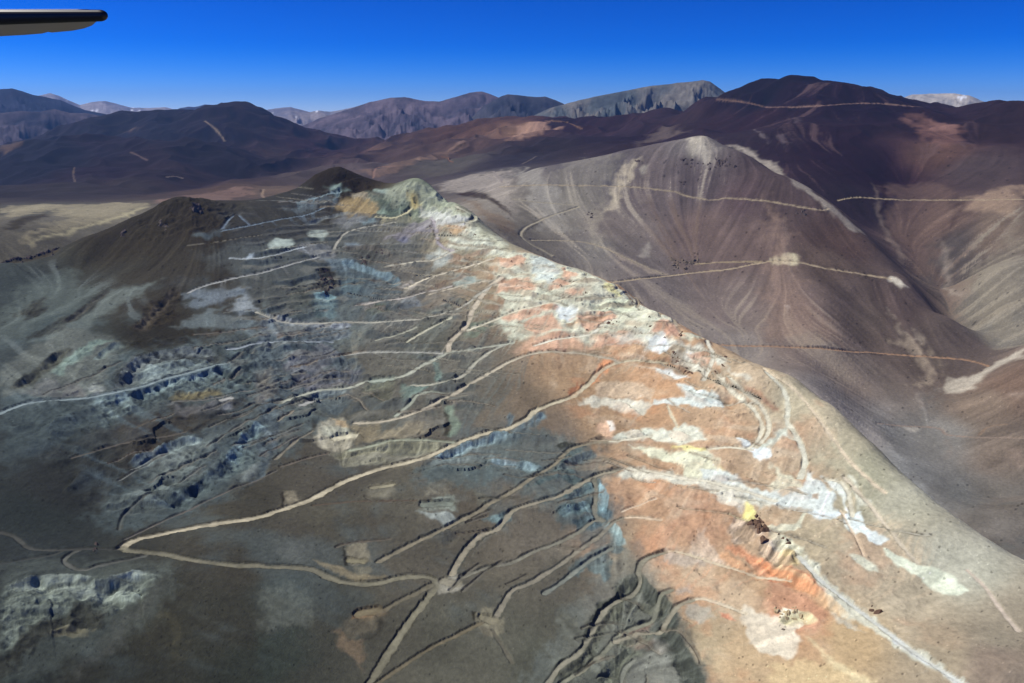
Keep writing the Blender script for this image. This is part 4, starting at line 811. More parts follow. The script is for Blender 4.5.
# scarps: steep rock steps in the slope, the lower side on the right hand of each line
def scarp(lay, P_, h, fc, op=.8, wide=1.0):
    p = smooth_line(P_, 5); g = ground(p[:, 0], p[:, 1], lay); rm = math.exp(g[:, 1].mean())
    sl = window(g, 95*wide/rm); A = UU[sl]+.9/803*wrp_a[sl]; B = VV[sl]+.9/803*wrp_b[sl]
    best = np.full(A.shape, 9.0); par = np.zeros(A.shape); sd = np.zeros(A.shape)
    for k in range(len(g)-1):
        d = g[k+1]-g[k]; L = d@d+1e-15
        t = np.clip(((A-g[k, 0])*d[0]+(B-g[k, 1])*d[1])/L, 0, 1)
        q = (A-g[k, 0]-t*d[0])**2+(B-g[k, 1]-t*d[1])**2
        m = q < best; best[m] = q[m]; par[m] = (k+t)[m]; sd[m] = np.sign(d[1]*(A-g[k, 0])-d[0]*(B-g[k, 1]))[m]
    dist = np.sqrt(best)*RR[sl[0]]; n = len(g)-1
    tap = sst(0, .22*n, par)*sst(0, .22*n, n-par)*np.clip(.75+.5*fbm(X[sl], Y[sl], 35., 3, 161), .15, 1.3)
    s_ = sd*dist+fbm(X[sl], Y[sl], 14., 3, 163, .6)*h*.16+S2[sl]*h*.06+S1[sl]*h*.05
    wf = h*1.1
    f = np.where(s_ < 0, .5*np.exp(s_/(28*wide)), np.where(s_ < wf, .5-s_/wf, -.5*np.exp(-(s_-wf)/(38*wide))))
    fade = 1-sst(55*wide, 92*wide, dist)
    H[sl] += h*f*tap*fade
    if op:
        face = sst(-1.0, .5, s_)*(1-sst(wf*1.0, wf*2.6, s_+S2[sl]*h*.15))*sst(.1, .5, tap)
        paint(sl, np.clip(face*op, 0, 1), alb(tuple(min(235, q*(1.42 if max(fc) < 125 else 1.1)+6) for q in fc), rm, (.98, .95, .82))*np.exp(.16*S1[sl]+.12*S2[sl])[..., None])
HC = boxblur(H, 3)
for P_, hh in LUMPS:
    sl, m = zone('N', P_, 8)
    H[sl] += m*hh*((1-np.abs(fbm(X[sl], Y[sl], 48., 3, 191, .5))*2)*1.0-.5+.5*fbm(X[sl], Y[sl], 15., 3, 195, .6))
# worked benches: steps that run along the contours, broken up along their length
for P_, per, amt, rc, tc in TERRACES:
    sl, m = zone('N', P_, 12)
    x_, y_ = X[sl], Y[sl]
    h = (HC[sl]+5*fbm(x_, y_, 150., 3, 201)+1.2*fbm(x_, y_, 30., 2, 203))/per+.02*S2[sl]
    fl = np.floor(h); fr = h-fl
    up_ = sst(.60, .98, fr); st_ = (fl+up_)*per-h*per+.5*per
    var = sst(-.25, .45, fbm(x_+137*np.sin(fl*12.9), y_+91*np.cos(fl*7.7), 75., 3, 205))
    k = m*var*amt*.85
    H[sl] += k*(st_-.0)
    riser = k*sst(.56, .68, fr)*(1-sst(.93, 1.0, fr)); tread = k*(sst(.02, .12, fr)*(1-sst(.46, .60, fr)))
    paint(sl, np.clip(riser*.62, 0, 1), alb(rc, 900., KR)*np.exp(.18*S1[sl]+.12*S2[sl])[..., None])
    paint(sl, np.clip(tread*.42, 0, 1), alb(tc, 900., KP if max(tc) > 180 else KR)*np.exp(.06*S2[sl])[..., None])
for q in SCARPS: scarp(q[0], q[1], q[2]*.58, *q[3:])
# rock faces: ribs along the fall line, blocks and ledges
RB = boxblur(ROUGH, 1)
rb = (1-np.abs(fbm(X, Y, 26., 3, 61, .55))*1.7)*1.5+S2*.34+S1*.13+(1-np.abs(gnoise(X/7.5, Y/7.5, 66))*2)*.35
H = H+RB*(rb-1.0)*1.0
CL *= np.exp(RB*(.10*S1+.10*S2+.16*fbm(X, Y, 12., 3, 68, .6)))[..., None]
print('patches', time.time()-T0)

# ------------------------------------------------------------------ roads: benches cut into the slopes
for (pc, n_, cols_, hw_, bank_) in BENCHES:
    rg = np.random.default_rng(n_*7+len(ROADS)); poly = np.array(pc, float); made = 0; tries = 0
    while made < n_ and tries < 400:
        tries += 1
        q = rg.uniform(poly.min(0), poly.max(0)); ins = False
        for k in range(len(poly)):
            (x1, y1), (x2, y2) = poly[k], poly[(k+1) % len(poly)]
            if (y1 > q[1]) != (y2 > q[1]) and q[0] < (x2-x1)*(q[1]-y1)/(y2-y1)+x1: ins = not ins
        if not ins: continue
        a, v = ground([q[0]], [q[1]], 'N')[0]; line = [(a, v)]; L = int(rg.integers(5, 16)); sg = rg.choice([-1, 1]); tilt = rg.normal(0, .13)
        for _ in range(L):
            i = int(np.clip(np.searchsorted(V, v), 1, NR-2)); j = int(np.clip(np.searchsorted(U, a), 1, NC-2))
            du_, dv_ = gu[i, j]/gm[i, j], gv[i, j]/gm[i, j]
            ta, tv = -dv_*sg+du_*tilt, du_*sg+dv_*tilt
            a, v = a+ta*.0065, v+tv*.0065; line.append((a, v))
        ROADS.append(('W', -1, -1, line, rg.uniform(*hw_), cols_[rg.integers(len(cols_))], rg.uniform(*bank_), BANKC[rg.integers(len(BANKC))], .25)); made += 1
ROADID = np.full((NR, NC), -1, np.int16)
HB = H.copy(); BANKS = []
for ri, (lay, ox, oy, P_, hw, col, bank, bcol, spoil) in enumerate(ROADS):
    p = np.array(P_, float)
    if ox >= 0: p = p/3.996+np.array([ox, oy])
    p = smooth_line(p, 5); g = p if lay == 'W' else ground(p[:, 0], p[:, 1], lay)
    keep = [0]; zz = hgt(g[:, 0], g[:, 1]); ww = np.exp(g[:, 1])
    for q in range(1, len(g)):
        k = keep[-1]; ds = math.hypot((g[q, 0]-g[k, 0])*ww[k], ww[q]-ww[k])+.5
        if abs(g[q, 1]-g[k, 1]) < .12 and abs(zz[q]-zz[k]) < .55*ds+1: keep.append(q)
    if len(keep) < .5*len(g): continue
    g = g[keep]
    zr = hgt(g[:, 0], g[:, 1])
    for _ in range(6): zr[1:-1] = (zr[:-2]+2*zr[1:-1]+zr[2:])/4
    rm = math.exp(g[:, 1].mean()); marg = (hw*1.6+bank*2.6+6)/rm
    sl = window(g, marg); d, par = line_dist(g, sl, .5); d = d*RR[sl[0]]
    hw = hw*(.86 if lay == 'N' else .8 if lay == 'W' else 1)
    if lay == 'N': hw = hw*(1+.38*sst(720, 1000, rm))
    d = d*(1+.30*fbm(X[sl], Y[sl], 17., 3, 83, .6))+.10*hw*S1[sl]*(lay == 'N')
    z = np.interp(par, np.arange(len(zr)), zr)
    jag = 1+.35*fbm(X[sl], Y[sl], 7., 3, 87, .7)
    reach = (np.abs(z-H[sl])*.75+1.2+bank*.35)*np.clip(jag, .35, 2)
    near_road = lay != 'F'
    cut = (.9+.12*bank) if near_road else 1.2
    z = z-cut*(1-sst(0, hw*2, np.minimum(par, len(zr)-1-par)*0+hw*2))-cut*.8
    up = H[sl] > z+.2
    rise = np.abs(z-H[sl])
    reach = np.where(up, np.minimum(rise*.30, 2.5)+.5, np.minimum(rise*.9, 4.0)+1.0+bank*.3)*np.clip(jag, .35, 2)
    t = sst(0, 1, (d-hw)/reach)
    H[sl] = z*(1-t)+H[sl]*t
    lip = np.exp(-((d-hw*1.1)/(hw*.3+.3))**2)*np.where(up, 0.0, .12)
    H[sl] = H[sl]+lip
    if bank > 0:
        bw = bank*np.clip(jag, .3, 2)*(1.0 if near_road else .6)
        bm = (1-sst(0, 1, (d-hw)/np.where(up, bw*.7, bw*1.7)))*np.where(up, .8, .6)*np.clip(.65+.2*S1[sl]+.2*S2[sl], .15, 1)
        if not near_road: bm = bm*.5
        bu = alb([q*.74 for q in bcol], rm, KR); bd = alb([.45*p_+.55*q for p_, q in zip(col, bcol)], rm, KR)  # uphill cut bank darkened: its shade goes into the colour
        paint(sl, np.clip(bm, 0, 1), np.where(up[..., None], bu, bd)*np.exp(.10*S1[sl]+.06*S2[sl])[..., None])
    m = (1-sst(hw*.66, hw*1.22, d))*np.clip(.86+.3*fbm(X[sl], Y[sl], 21., 3, 99, .6), .35, 1)*(.75 if lay == 'W' else 1)
    tr = np.exp(.05*fbm(X[sl], Y[sl], 6., 3, 95))*(1+.06*np.cos(d/hw*4.2))
    c = alb(col if max(col) > 190 or lay == 'F' else [q*k_*(.95 if rm < 760 else 1.22) for q, k_ in zip(col, (.97, .98, .98))], rm, KP if max(col) > 190 else KR)
    if lay == 'W':
        loc = CL[np.clip(np.searchsorted(V, g[:, 1]), 0, NR-1), np.clip(np.searchsorted(U, g[:, 0]), 0, NC-1)]; c = c*.35+.65*np.minimum(loc.mean(0)*1.35, .75)
    paint(sl, m, c*tr[..., None])
    ROADID[sl] = np.where((d < hw) & (ROADID[sl] < 0), ri, ROADID[sl])
    if spoil and near_road: SPOIL[sl] = np.where((m*spoil > SPOIL[sl][..., 3])[..., None], np.concatenate([np.broadcast_to(c, m.shape+(3,)), (m*spoil)[..., None]], -1), SPOIL[sl])
print('roads', time.time()-T0)
# loose material that ran down the slope from pads and road edges
SPOIL[..., 3] = boxblur(SPOIL[..., 3], 1)
SB = SPOIL[..., :3]
K = 13; best = np.zeros((NR, NC), np.float32); bc = np.zeros((NR, NC, 3), np.float32)
thr = (.5+.25*S1+.22*S2).clip(.05, 1.2)
for k, a, b in uphill(K):
    if k == 0: continue
    w = SPOIL[a, b, 3]*(1-k/K)**.7
    m = w > best; best = np.where(m, w, best); bc[m] = SPOIL[a, b, :3][m]
am = sst(0, .30, best-thr*.8)*.5*np.clip(st*1.6, 0, 1)*(ROADID < 0)
am = am*(1+.5*farw)
CL = CL*(1-am[..., None])+bc*am[..., None]
# fine relief: pebbly unevenness and rills
H = H+amp*(fbm(X, Y, 16., 3, 12, .55)*.38*(1-.8*(ROADID >= 0))+st*S1*.10*(1+farw*2.0)+st*S2*.22*(1+farw*3.0))
# scattered dark stones showing as specks
spk = RNG.random((NR, NC))+.0022*np.clip(fbm(X, Y, 45., 3, 181), -1, 1); near = (spk > .9984) & (ROADID < 0); near[1:] |= near[:-1]; near[:, 1:] |= near[:, :-1]&(RNG.random((NR, NC-1)) > .4)
CL[near] *= .5
spk = RNG.random((NR, NC))+.0022*np.clip(fbm(X, Y, 50., 3, 187), -1, 1); near = (spk > .9985) & (ROADID < 0)
CL[near] = np.minimum(CL[near]*1.6, .8)
print('relief', time.time()-T0)

# ------------------------------------------------------------------ meshes: the ground as one sheet, roads as its own faces
def nd_material(name, rough=.95, bump=1.0, scale=1.0, attr='ground_colour', tint=None):
    m = bpy.data.materials.new(name); m.use_nodes = True; nt = m.node_tree; nt.nodes.clear()
    N = lambda t, **k: (lambda n: ([setattr(n, a, b) for a, b in k.items()], n)[1])(nt.nodes.new(t))
    out = N('ShaderNodeOutputMaterial'); bs = N('ShaderNodeBsdfPrincipled')
    bs.inputs['Roughness'].default_value = rough; bs.inputs['Specular IOR Level'].default_value = .12
    tc = N('ShaderNodeTexCoord')
    n1 = N('ShaderNodeTexNoise'); n1.inputs['Scale'].default_value = .22*scale; n1.inputs['Detail'].default_value = 10; n1.inputs['Roughness'].default_value = .68
    for n in (n1,): nt.links.new(tc.outputs['Object'], n.inputs['Vector'])
    mr = N('ShaderNodeMapRange'); mr.inputs['From Min'].default_value = .3; mr.inputs['From Max'].default_value = .7; mr.inputs['To Min'].default_value = .78; mr.inputs['To Max'].default_value = 1.22
    nt.links.new(n1.outputs['Fac'], mr.inputs['Value'])
    mul = N('ShaderNodeVectorMath', operation='MULTIPLY')
    if attr:
        at = N('ShaderNodeAttribute'); at.attribute_name = attr; nt.links.new(at.outputs['Color'], mul.inputs[0])
    else: mul.inputs[0].default_value = tint
    nt.links.new(mr.outputs['Result'], mul.inputs[1]); nt.links.new(mul.outputs['Vector'], bs.inputs['Base Color'])
    bp = N('ShaderNodeBump'); bp.inputs['Strength'].default_value = .55*bump; bp.inputs['Distance'].default_value = 2.4/scale
    nt.links.new(n1.outputs['Fac'], bp.inputs['Height']); nt.links.new(bp.outputs['Normal'], bs.inputs['Normal'])
    nt.links.new(bs.outputs['BSDF'], out.inputs['Surface'])
    return m
M_ground = nd_material('gravel_ground'); M_road = nd_material('graded_dirt', bump=.35)

def grid_normals(Hx):
    ga, gb = slope_of(Hx); s, c = np.sin(U)[None], np.cos(U)[None]
    n = np.stack([-(ga*c+gb*s), -(-ga*s+gb*c), np.ones_like(Hx)], -1)
    return n/np.linalg.norm(n, axis=-1, keepdims=True)
NORM = grid_normals(H).reshape(-1, 3).astype(np.float32)
VERT = np.stack([X, Y, H+CZ], -1).reshape(-1, 3).astype(np.float32)
CLF = np.concatenate([np.clip(CL, .004, .9), np.ones((NR, NC, 1))], -1).reshape(-1, 4).astype(np.float32)
ai = (np.arange(NR-1)[:, None]*NC+np.arange(NC-1)[None]).astype(np.int64)
QUAD = np.stack([ai, ai+1, ai+NC+1, ai+NC], -1).reshape(-1, 4)
fid = ROADID[:-1, :-1].copy()
fid = np.where((fid == ROADID[1:, 1:]) | (fid == ROADID[1:, :-1]) | (fid == ROADID[:-1, 1:]), fid, -1).ravel()
def mesh_from(name, faces, mat):
    used = np.zeros(len(VERT), bool); used[faces.ravel()] = True; idx = np.cumsum(used)-1
    vs = VERT[used]; fs = idx[faces].astype(np.int32)
    me = bpy.data.meshes.new(name); me.vertices.add(len(vs)); me.vertices.foreach_set('co', vs.ravel())
    me.loops.add(fs.size); me.loops.foreach_set('vertex_index', fs.ravel()); me.polygons.add(len(fs))
    me.polygons.foreach_set('loop_start', np.arange(0, fs.size, 4, dtype=np.int32)); me.polygons.foreach_set('loop_total', np.full(len(fs), 4, np.int32))
    me.update(calc_edges=True)
    ca = me.color_attributes.new('ground_colour', 'FLOAT_COLOR', 'POINT'); ca.data.foreach_set('color', CLF[used].ravel())
    me.polygons.foreach_set('use_smooth', np.ones(len(fs), bool))
    me.normals_split_custom_set_from_vertices(NORM[used])
    me.materials.append(mat)
    o = bpy.data.objects.new(name, me); COL.objects.link(o); return o
def tag(o, label=None, cat=None, group=None, kind=None):
    if label: o['label'] = label
    if cat: o['category'] = cat
    if group: o['group'] = group
    if kind: o['kind'] = kind
    return o
tag(mesh_from('terrain', QUAD[fid < 0], M_ground), 'bare gravel mountain ground with grey, orange and pale soil', 'ground', kind='structure')
for ri in range(len(ROADS)):
    fs = QUAD[fid == ri]
    if len(fs) < 12: continue
    tag(mesh_from('dirt_road', fs, M_road), ROADS_LABEL.get(ri, 'dirt track cut into the mountain slope'), 'dirt road', 'dirt tracks cut across the mountain', 'structure')
print('mesh', time.time()-T0)
def world(px, py, lay='N'):
    g = ground([px], [py], lay)[0]; r = math.exp(g[1]); 
    return Vector((r*math.sin(g[0]), r*math.cos(g[0]), float(hgt(g[:1], g[1:])[0])+CZ)), r
# ------------------------------------------------------------------ far mountain ranges, each a hill of its own
def mountain(name, label, crest, r, depth_n, depth_f, col, col2, seed, gul=.16, snow=None, base_py=150):
    cr = np.array(crest, float); n = int(max(60, (cr[-1, 0]-cr[0, 0])*1.6))
    px = np.linspace(cr[0, 0], cr[-1, 0], n); py = np.interp(px, cr[:, 0], cr[:, 1])
    k = np.array([1, 2, 1.]); k /= k.sum(); py[1:-1] = np.convolve(py, k, 'valid')
    a, e = ray(px, py); m = 70
    t = np.concatenate([np.linspace(-1, 0, m//2, endpoint=False), np.linspace(0, 1, m//2)])
    rr = r+np.where(t < 0, t*depth_n, t*depth_f)
    zc = e*r; z0 = -420.0
    A, T = np.meshgrid(a, t); Rr = rr[:, None]*np.ones((1, n))
    x = Rr*np.sin(A); y = Rr*np.cos(A)
    hgt_ = np.maximum(zc-z0, 30)[None]
    wq = fbm(x, y, r*.08, 2, seed+21)*r*.02; rd = 1-np.abs(fbm(A*r+wq+T*depth_n*.12, T*depth_n*.75, r*.05, 5, seed, .52))*1.6
    prof = np.clip(1-np.abs(T), 0, 1)**1.15
    w = np.sin(np.pi*np.clip(np.abs(T), 0, 1))
    z = z0+hgt_*(prof+w*gul*(rd-.45))+fbm(x, y, r*.012, 3, seed+5)*r*.0011*(.25+w)
    end = np.clip(np.minimum(np.arange(n), n-1-np.arange(n))/5, 0, 1)[None]
    z = np.where(end < 1, z0*(1-end)+z*end, z) if False else z
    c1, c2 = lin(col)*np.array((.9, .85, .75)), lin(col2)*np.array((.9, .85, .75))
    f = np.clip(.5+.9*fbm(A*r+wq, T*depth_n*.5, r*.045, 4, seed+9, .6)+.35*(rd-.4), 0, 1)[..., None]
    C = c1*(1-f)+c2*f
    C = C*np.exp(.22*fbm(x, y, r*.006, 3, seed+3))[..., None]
    if snow is not None:
        s = sst(0, .25, fbm(A*r, T*depth_n*.5, r*.022, 4, seed+13, .6)-snow+prof*.35-.25)[..., None]
        C = C*(1-s)+np.array([.72, .75, .8])*s
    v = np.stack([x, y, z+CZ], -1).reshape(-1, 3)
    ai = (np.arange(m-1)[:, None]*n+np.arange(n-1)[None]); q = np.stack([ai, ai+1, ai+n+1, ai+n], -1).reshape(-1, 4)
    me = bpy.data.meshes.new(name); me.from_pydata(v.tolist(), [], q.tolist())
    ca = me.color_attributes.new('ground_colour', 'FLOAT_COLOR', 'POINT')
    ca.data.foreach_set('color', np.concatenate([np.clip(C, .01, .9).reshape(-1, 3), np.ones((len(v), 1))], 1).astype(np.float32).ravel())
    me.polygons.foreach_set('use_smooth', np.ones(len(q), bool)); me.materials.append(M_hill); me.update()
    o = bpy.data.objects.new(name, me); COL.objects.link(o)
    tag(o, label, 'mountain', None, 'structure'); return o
M_hill = nd_material('distant_scree', scale=.12, bump=.6)
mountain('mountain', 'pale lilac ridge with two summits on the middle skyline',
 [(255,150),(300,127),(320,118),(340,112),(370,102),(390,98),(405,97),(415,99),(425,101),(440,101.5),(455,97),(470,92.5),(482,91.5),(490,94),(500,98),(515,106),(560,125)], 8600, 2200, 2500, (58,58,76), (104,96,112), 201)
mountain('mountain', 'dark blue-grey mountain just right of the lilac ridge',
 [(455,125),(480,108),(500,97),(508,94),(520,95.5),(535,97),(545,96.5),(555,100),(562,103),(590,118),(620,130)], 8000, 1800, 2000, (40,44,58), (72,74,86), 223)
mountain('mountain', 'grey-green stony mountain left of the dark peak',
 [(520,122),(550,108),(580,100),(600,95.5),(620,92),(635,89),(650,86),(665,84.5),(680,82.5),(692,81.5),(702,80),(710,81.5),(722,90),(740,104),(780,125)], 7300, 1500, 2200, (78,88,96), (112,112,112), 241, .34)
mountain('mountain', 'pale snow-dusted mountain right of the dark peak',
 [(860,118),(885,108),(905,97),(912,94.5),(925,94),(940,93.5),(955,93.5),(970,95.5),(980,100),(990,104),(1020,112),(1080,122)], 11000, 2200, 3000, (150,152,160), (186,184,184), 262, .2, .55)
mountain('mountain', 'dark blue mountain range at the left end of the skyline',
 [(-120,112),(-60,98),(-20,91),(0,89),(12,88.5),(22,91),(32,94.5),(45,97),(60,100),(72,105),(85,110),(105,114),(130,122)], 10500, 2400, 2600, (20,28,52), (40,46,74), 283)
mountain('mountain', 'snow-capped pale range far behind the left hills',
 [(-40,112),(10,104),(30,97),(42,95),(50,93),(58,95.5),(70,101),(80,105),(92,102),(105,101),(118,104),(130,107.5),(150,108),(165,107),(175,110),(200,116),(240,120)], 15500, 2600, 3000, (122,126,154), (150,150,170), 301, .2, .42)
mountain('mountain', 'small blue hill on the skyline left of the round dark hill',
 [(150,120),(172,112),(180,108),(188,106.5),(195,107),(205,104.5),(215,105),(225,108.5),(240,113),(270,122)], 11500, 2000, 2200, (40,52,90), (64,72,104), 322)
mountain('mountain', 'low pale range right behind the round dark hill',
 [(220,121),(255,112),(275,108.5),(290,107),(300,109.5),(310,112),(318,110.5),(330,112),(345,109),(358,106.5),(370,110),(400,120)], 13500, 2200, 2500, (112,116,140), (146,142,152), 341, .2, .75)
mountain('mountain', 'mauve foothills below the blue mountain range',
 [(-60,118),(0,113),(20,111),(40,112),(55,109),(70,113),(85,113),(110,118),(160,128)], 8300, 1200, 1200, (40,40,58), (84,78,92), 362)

# ------------------------------------------------------------------ rocks
def rock_material(name, c, c2):
    m = nd_material(name, attr=None, tint=tuple(lin(c)*np.array((.9, .85, .75))), scale=2.5, bump=1.0); return m
M_dark = rock_material('dark_volcanic_rock', (92,84,84), None); M_grey = rock_material('grey_rock', (120,112,104), None); M_brown = rock_material('brown_rock', (112,92,80), None); M_cream = rock_material('cream_rock', (196,184,156), None)
def rocks(name, label, cat, spots, mat, lay, group=None):
    """a crag: one body of rock breaking through the slope; spots are picture points with a size in metres"""
    W_ = [world(px, py, lay) for px, py, _ in spots]
    P_ = [(w.x, w.y, s) for (w, r), (_, _, s) in zip(W_, spots)]
    base = W_[0][0].copy(); rg = random.Random(round(spots[0][0]*100))
    x0 = min(p[0]-1.6*p[2] for p in P_); x1 = max(p[0]+1.6*p[2] for p in P_); y0 = min(p[1]-1.6*p[2] for p in P_); y1 = max(p[1]+1.6*p[2] for p in P_)
    st_ = max(min(p[2] for p in P_)/6, (x1-x0)/150, (y1-y0)/150, .12)
    gx, gy = np.meshgrid(np.arange(x0, x1+st_, st_), np.arange(y0, y1+st_, st_))
    gz = hgt(np.arctan2(gx, gy).ravel(), np.log(np.hypot(gx, gy)).ravel()).reshape(gx.shape)
    top = np.full(gx.shape, -1.2*st_-.35)
    for (cx, cy, s) in P_:
        dx, dy = gx-cx, gy-cy
        h = np.full(gx.shape, s*rg.uniform(.75, 1.25))
        for _ in range(7):
            t = rg.uniform(0, 6.283); k = rg.uniform(.8, 2.6); o = s*rg.uniform(.45, .95)
            h = np.minimum(h, (o-(dx*math.cos(t)+dy*math.sin(t)))*k)
        h = np.minimum(h, s*rg.uniform(.7, 1.0)+(dx*rg.uniform(-.4, .4)+dy*rg.uniform(-.4, .4)))
        top = np.maximum(top, np.where(np.hypot(dx, dy) < 1.7*s, h, -9))
    top = top+np.where(top > 0, fbm(gx, gy, st_*5, 3, 7)*st_*.9, 0)
    ny, nx = gx.shape
    v = np.stack([gx-base.x, gy-base.y, gz+CZ+top-base.z], -1).reshape(-1, 3)
    near_ = (top > -.2*st_); k_ = near_.copy()
    for _ in range(2):
        k2 = k_.copy(); k2[1:] |= k_[:-1]; k2[:-1] |= k_[1:]; k2[:, 1:] |= k_[:, :-1]; k2[:, :-1] |= k_[:, 1:]; k_ = k2
    q = np.stack([(a := np.arange(ny-1)[:, None]*nx+np.arange(nx-1)[None]), a+1, a+nx+1, a+nx], -1).reshape(-1, 4)
    bmh = bmesh.new(); vv = [bmh.verts.new(p) for p in v]
    for f in q: bmh.faces.new([vv[i] for i in f])
    me = bpy.data.meshes.new(name); bmh.to_mesh(me); bmh.free(); me.materials.append(mat)
    o = bpy.data.objects.new(name, me); COL.objects.link(o); o.location = base
    return tag(o, label, cat, group)
def clump(cx, cy, n, sx, sy, s, seed):
    rg = random.Random(seed)
    return [(cx+rg.gauss(0, sx*.5), cy+rg.gauss(0, sy*.5), s*rg.uniform(.5, 1.25)) for _ in range(n)]
rocks('rock_outcrop', 'dark brown rock outcrop at the top of the white crest below the yellow patch', 'rock outcrop', clump(758,527,24,7,9,3.0,1)+clump(757,517,5,3,3,1.4,2), M_brown, 'N', 'outcrops on the orange flank')
rocks('rock_outcrop', 'pair of brown blocks on the pale crest right of the biggest dark outcrop', 'rock outcrop', [(782.5,540.5,1.6),(789.5,544,2.2),(787,541.5,1.4),(779,537,1.1)], M_brown, 'N', 'outcrops on the orange flank')
rocks('boulder', 'large dark brown boulder beside the pale track on the lower right flank', 'boulder', [(876,613,2.6),(873,610.5,1.6),(879,611,1.2),(871.5,607,.9)], M_brown, 'N')
rocks('boulder', 'dark block standing by the hairpin junction on the left', 'boulder', [(95.5,549.5,2.3),(97,545.5,1.5),(94,552,1.2)], M_dark, 'N')
rocks('rock_outcrop', 'grey jagged outcrop on the road across the far mauve slope', 'rock outcrop', clump(681,263,26,16,5,5.0,5), M_grey, 'F', 'outcrops on the far slope')
rocks('rock_outcrop', 'dark crags just right under the pale summit of the domed hill', 'rock outcrop', clump(722,164,22,17,6,5.5,6), M_dark, 'F', 'outcrops on the far slope')
rocks('rock_outcrop', 'dark crags left under the pale summit of the domed hill', 'rock outcrop', clump(689,162,14,15,7,5,7), M_dark, 'F', 'outcrops on the far slope')
rocks('rock_outcrop', 'single black crag above the upper road in the middle of the far slope', 'rock outcrop', clump(683,182,6,4,2,5,8), M_dark, 'F', 'outcrops on the far slope')
rocks('rock_outcrop', 'dark crag below the upper road where it dips on the far slope', 'rock outcrop', clump(803,214,9,6,5,5,9), M_dark, 'F', 'outcrops on the far slope')
rocks('rock_outcrop', 'thin line of dark rocks along the striped hill edge', 'rock outcrop', clump(640,161,5,10,2,4,10)+clump(590,153,4,9,2,4,11), M_dark, 'F', 'outcrops on the far slope')
rocks('rock_outcrop', 'small dark rocks above the hairpin road on the striped slope', 'rock outcrop', clump(591,214,6,5,4,3.6,12), M_dark, 'F', 'outcrops on the far slope')
rocks('rock_outcrop', 'black crag on top of the dark left knoll', 'rock outcrop', clump(196,210,14,8,3,5,13), M_dark, 'N', 'outcrops on the dark knolls')
rocks('rock_outcrop', 'pale-flecked outcrop below the crest of the dark left knoll', 'rock outcrop', clump(162,224,10,8,4,3,14), M_grey, 'N', 'outcrops on the dark knolls')
rocks('rock_outcrop', 'small black crag on the left slope of the dark knoll', 'rock outcrop', clump(122,233,8,4,3,3.4,15), M_dark, 'N', 'outcrops on the dark knolls')
rocks('rock_outcrop', 'low black rock band at the left edge under the pale plain', 'rock outcrop', [(x, 262-(x/60)*14+random.uniform(-4, 4), random.uniform(2.5, 5)) for x in range(2, 60, 2)], M_dark, 'N', 'outcrops on the dark knolls')
rocks('rock_outcrop', 'cream rocks bunched above the white slide near the bottom edge', 'rock outcrop', clump(790,612,20,13,6,1.7,17), M_cream, 'N')
rocks('rock_outcrop', 'brown rock stack in the pale workings on the right crest, upper end', 'rock outcrop', clump(676,357,9,6,6,1.9,18), M_brown, 'N', 'outcrops in the pale workings')
rocks('rock_outcrop', 'brown rock stack in the pale workings on the right crest, lower end', 'rock outcrop', clump(688,371,9,5,4,1.9,19), M_brown, 'N', 'outcrops in the pale workings')
rocks('rock_outcrop', 'narrow dark rocks at the silhouette of the white crest', 'rock outcrop', clump(680,333,6,3,5,1.8,20), M_brown, 'N', 'outcrops in the pale workings')
rocks('rock_outcrop', 'dark rocks on the pale bank left of the crest track', 'rock outcrop', clump(610,322,10,8,2.5,1.6,21), M_brown, 'N', 'outcrops in the pale workings')
rocks('rock_outcrop', 'black crag above the small blue pit on the left flank', 'rock outcrop', clump(326,283,16,6,10,3.6,22), M_dark, 'N', 'outcrops on the grey flank')
rocks('rock_outcrop', 'black split crag in the middle of the upper grey flank', 'rock outcrop', clump(364,262,8,4,10,2.6,23)+clump(380,250,6,4,6,2.4,24), M_dark, 'N', 'outcrops on the grey flank')

rocks('boulder', 'small grey boulder on the white slide below the cream rocks', 'boulder', [(782.5,628.5,1.3),(784.5,629,.9)], M_grey, 'N')
for (px, py, s_) in [(574,280,1.5),(585,278,1.2),(586,292,1.6),(587,329,1.7),(633,302,1.3),(649,317,1.5),(650,326,1.4),(635,328,1.3),(641,331,1.2),(458,210,1.6),(450,233,1.4),(474.5,234,1.8),(456,250,1.5),(726,356.6,1.3),(723,366.5,1.4),(716,371,1.5),(560,287,1.3),(540,300,1.2),(607,309,1.1),(664,338,1.3),(511,262,1.4),(494,249,1.3),(430,226,1.6)]:
    rocks('boulder', 'small dark boulder in the pale workings along the ridge crest', 'boulder', [(px, py, s_), (px+1.1, py+.5, s_*.7), (px-.8, py+.7, s_*.55)], M_brown, 'N', 'small dark boulders along the crest')

# ------------------------------------------------------------------ the wing of the aircraft the picture is taken from
def campt(px, py, d): 
    return Vector(((px-512)/F*d, 0, 0)), d
def cam_world(px, py, d):
    x = (px-512)/F*d; yc = -(py-341.5)/F*d
    return Vector((x, CP*d+yc*SP, -SP*d+yc*CP+CZ))
def plain(name, c, rough, spec=.5, coat=0):
    m = bpy.data.materials.new(name); m.use_nodes = True; nt = m.node_tree; b = nt.nodes['Principled BSDF']
    b.inputs['Roughness'].default_value = rough; b.inputs['Specular IOR Level'].default_value = spec; b.inputs['Coat Weight'].default_value = coat
    n = nt.nodes.new('ShaderNodeTexNoise'); n.inputs['Scale'].default_value = 9; n.inputs['Detail'].default_value = 5
    r = nt.nodes.new('ShaderNodeValToRGB'); r.color_ramp.elements[0].color = (*[x*.85 for x in c], 1); r.color_ramp.elements[1].color = (*[min(1, x*1.12) for x in c], 1)
    nt.links.new(n.outputs['Fac'], r.inputs['Fac']); nt.links.new(r.outputs['Color'], b.inputs['Base Color']); return m
DW_ = 7.0
tip = cam_world(104, 16, DW_)
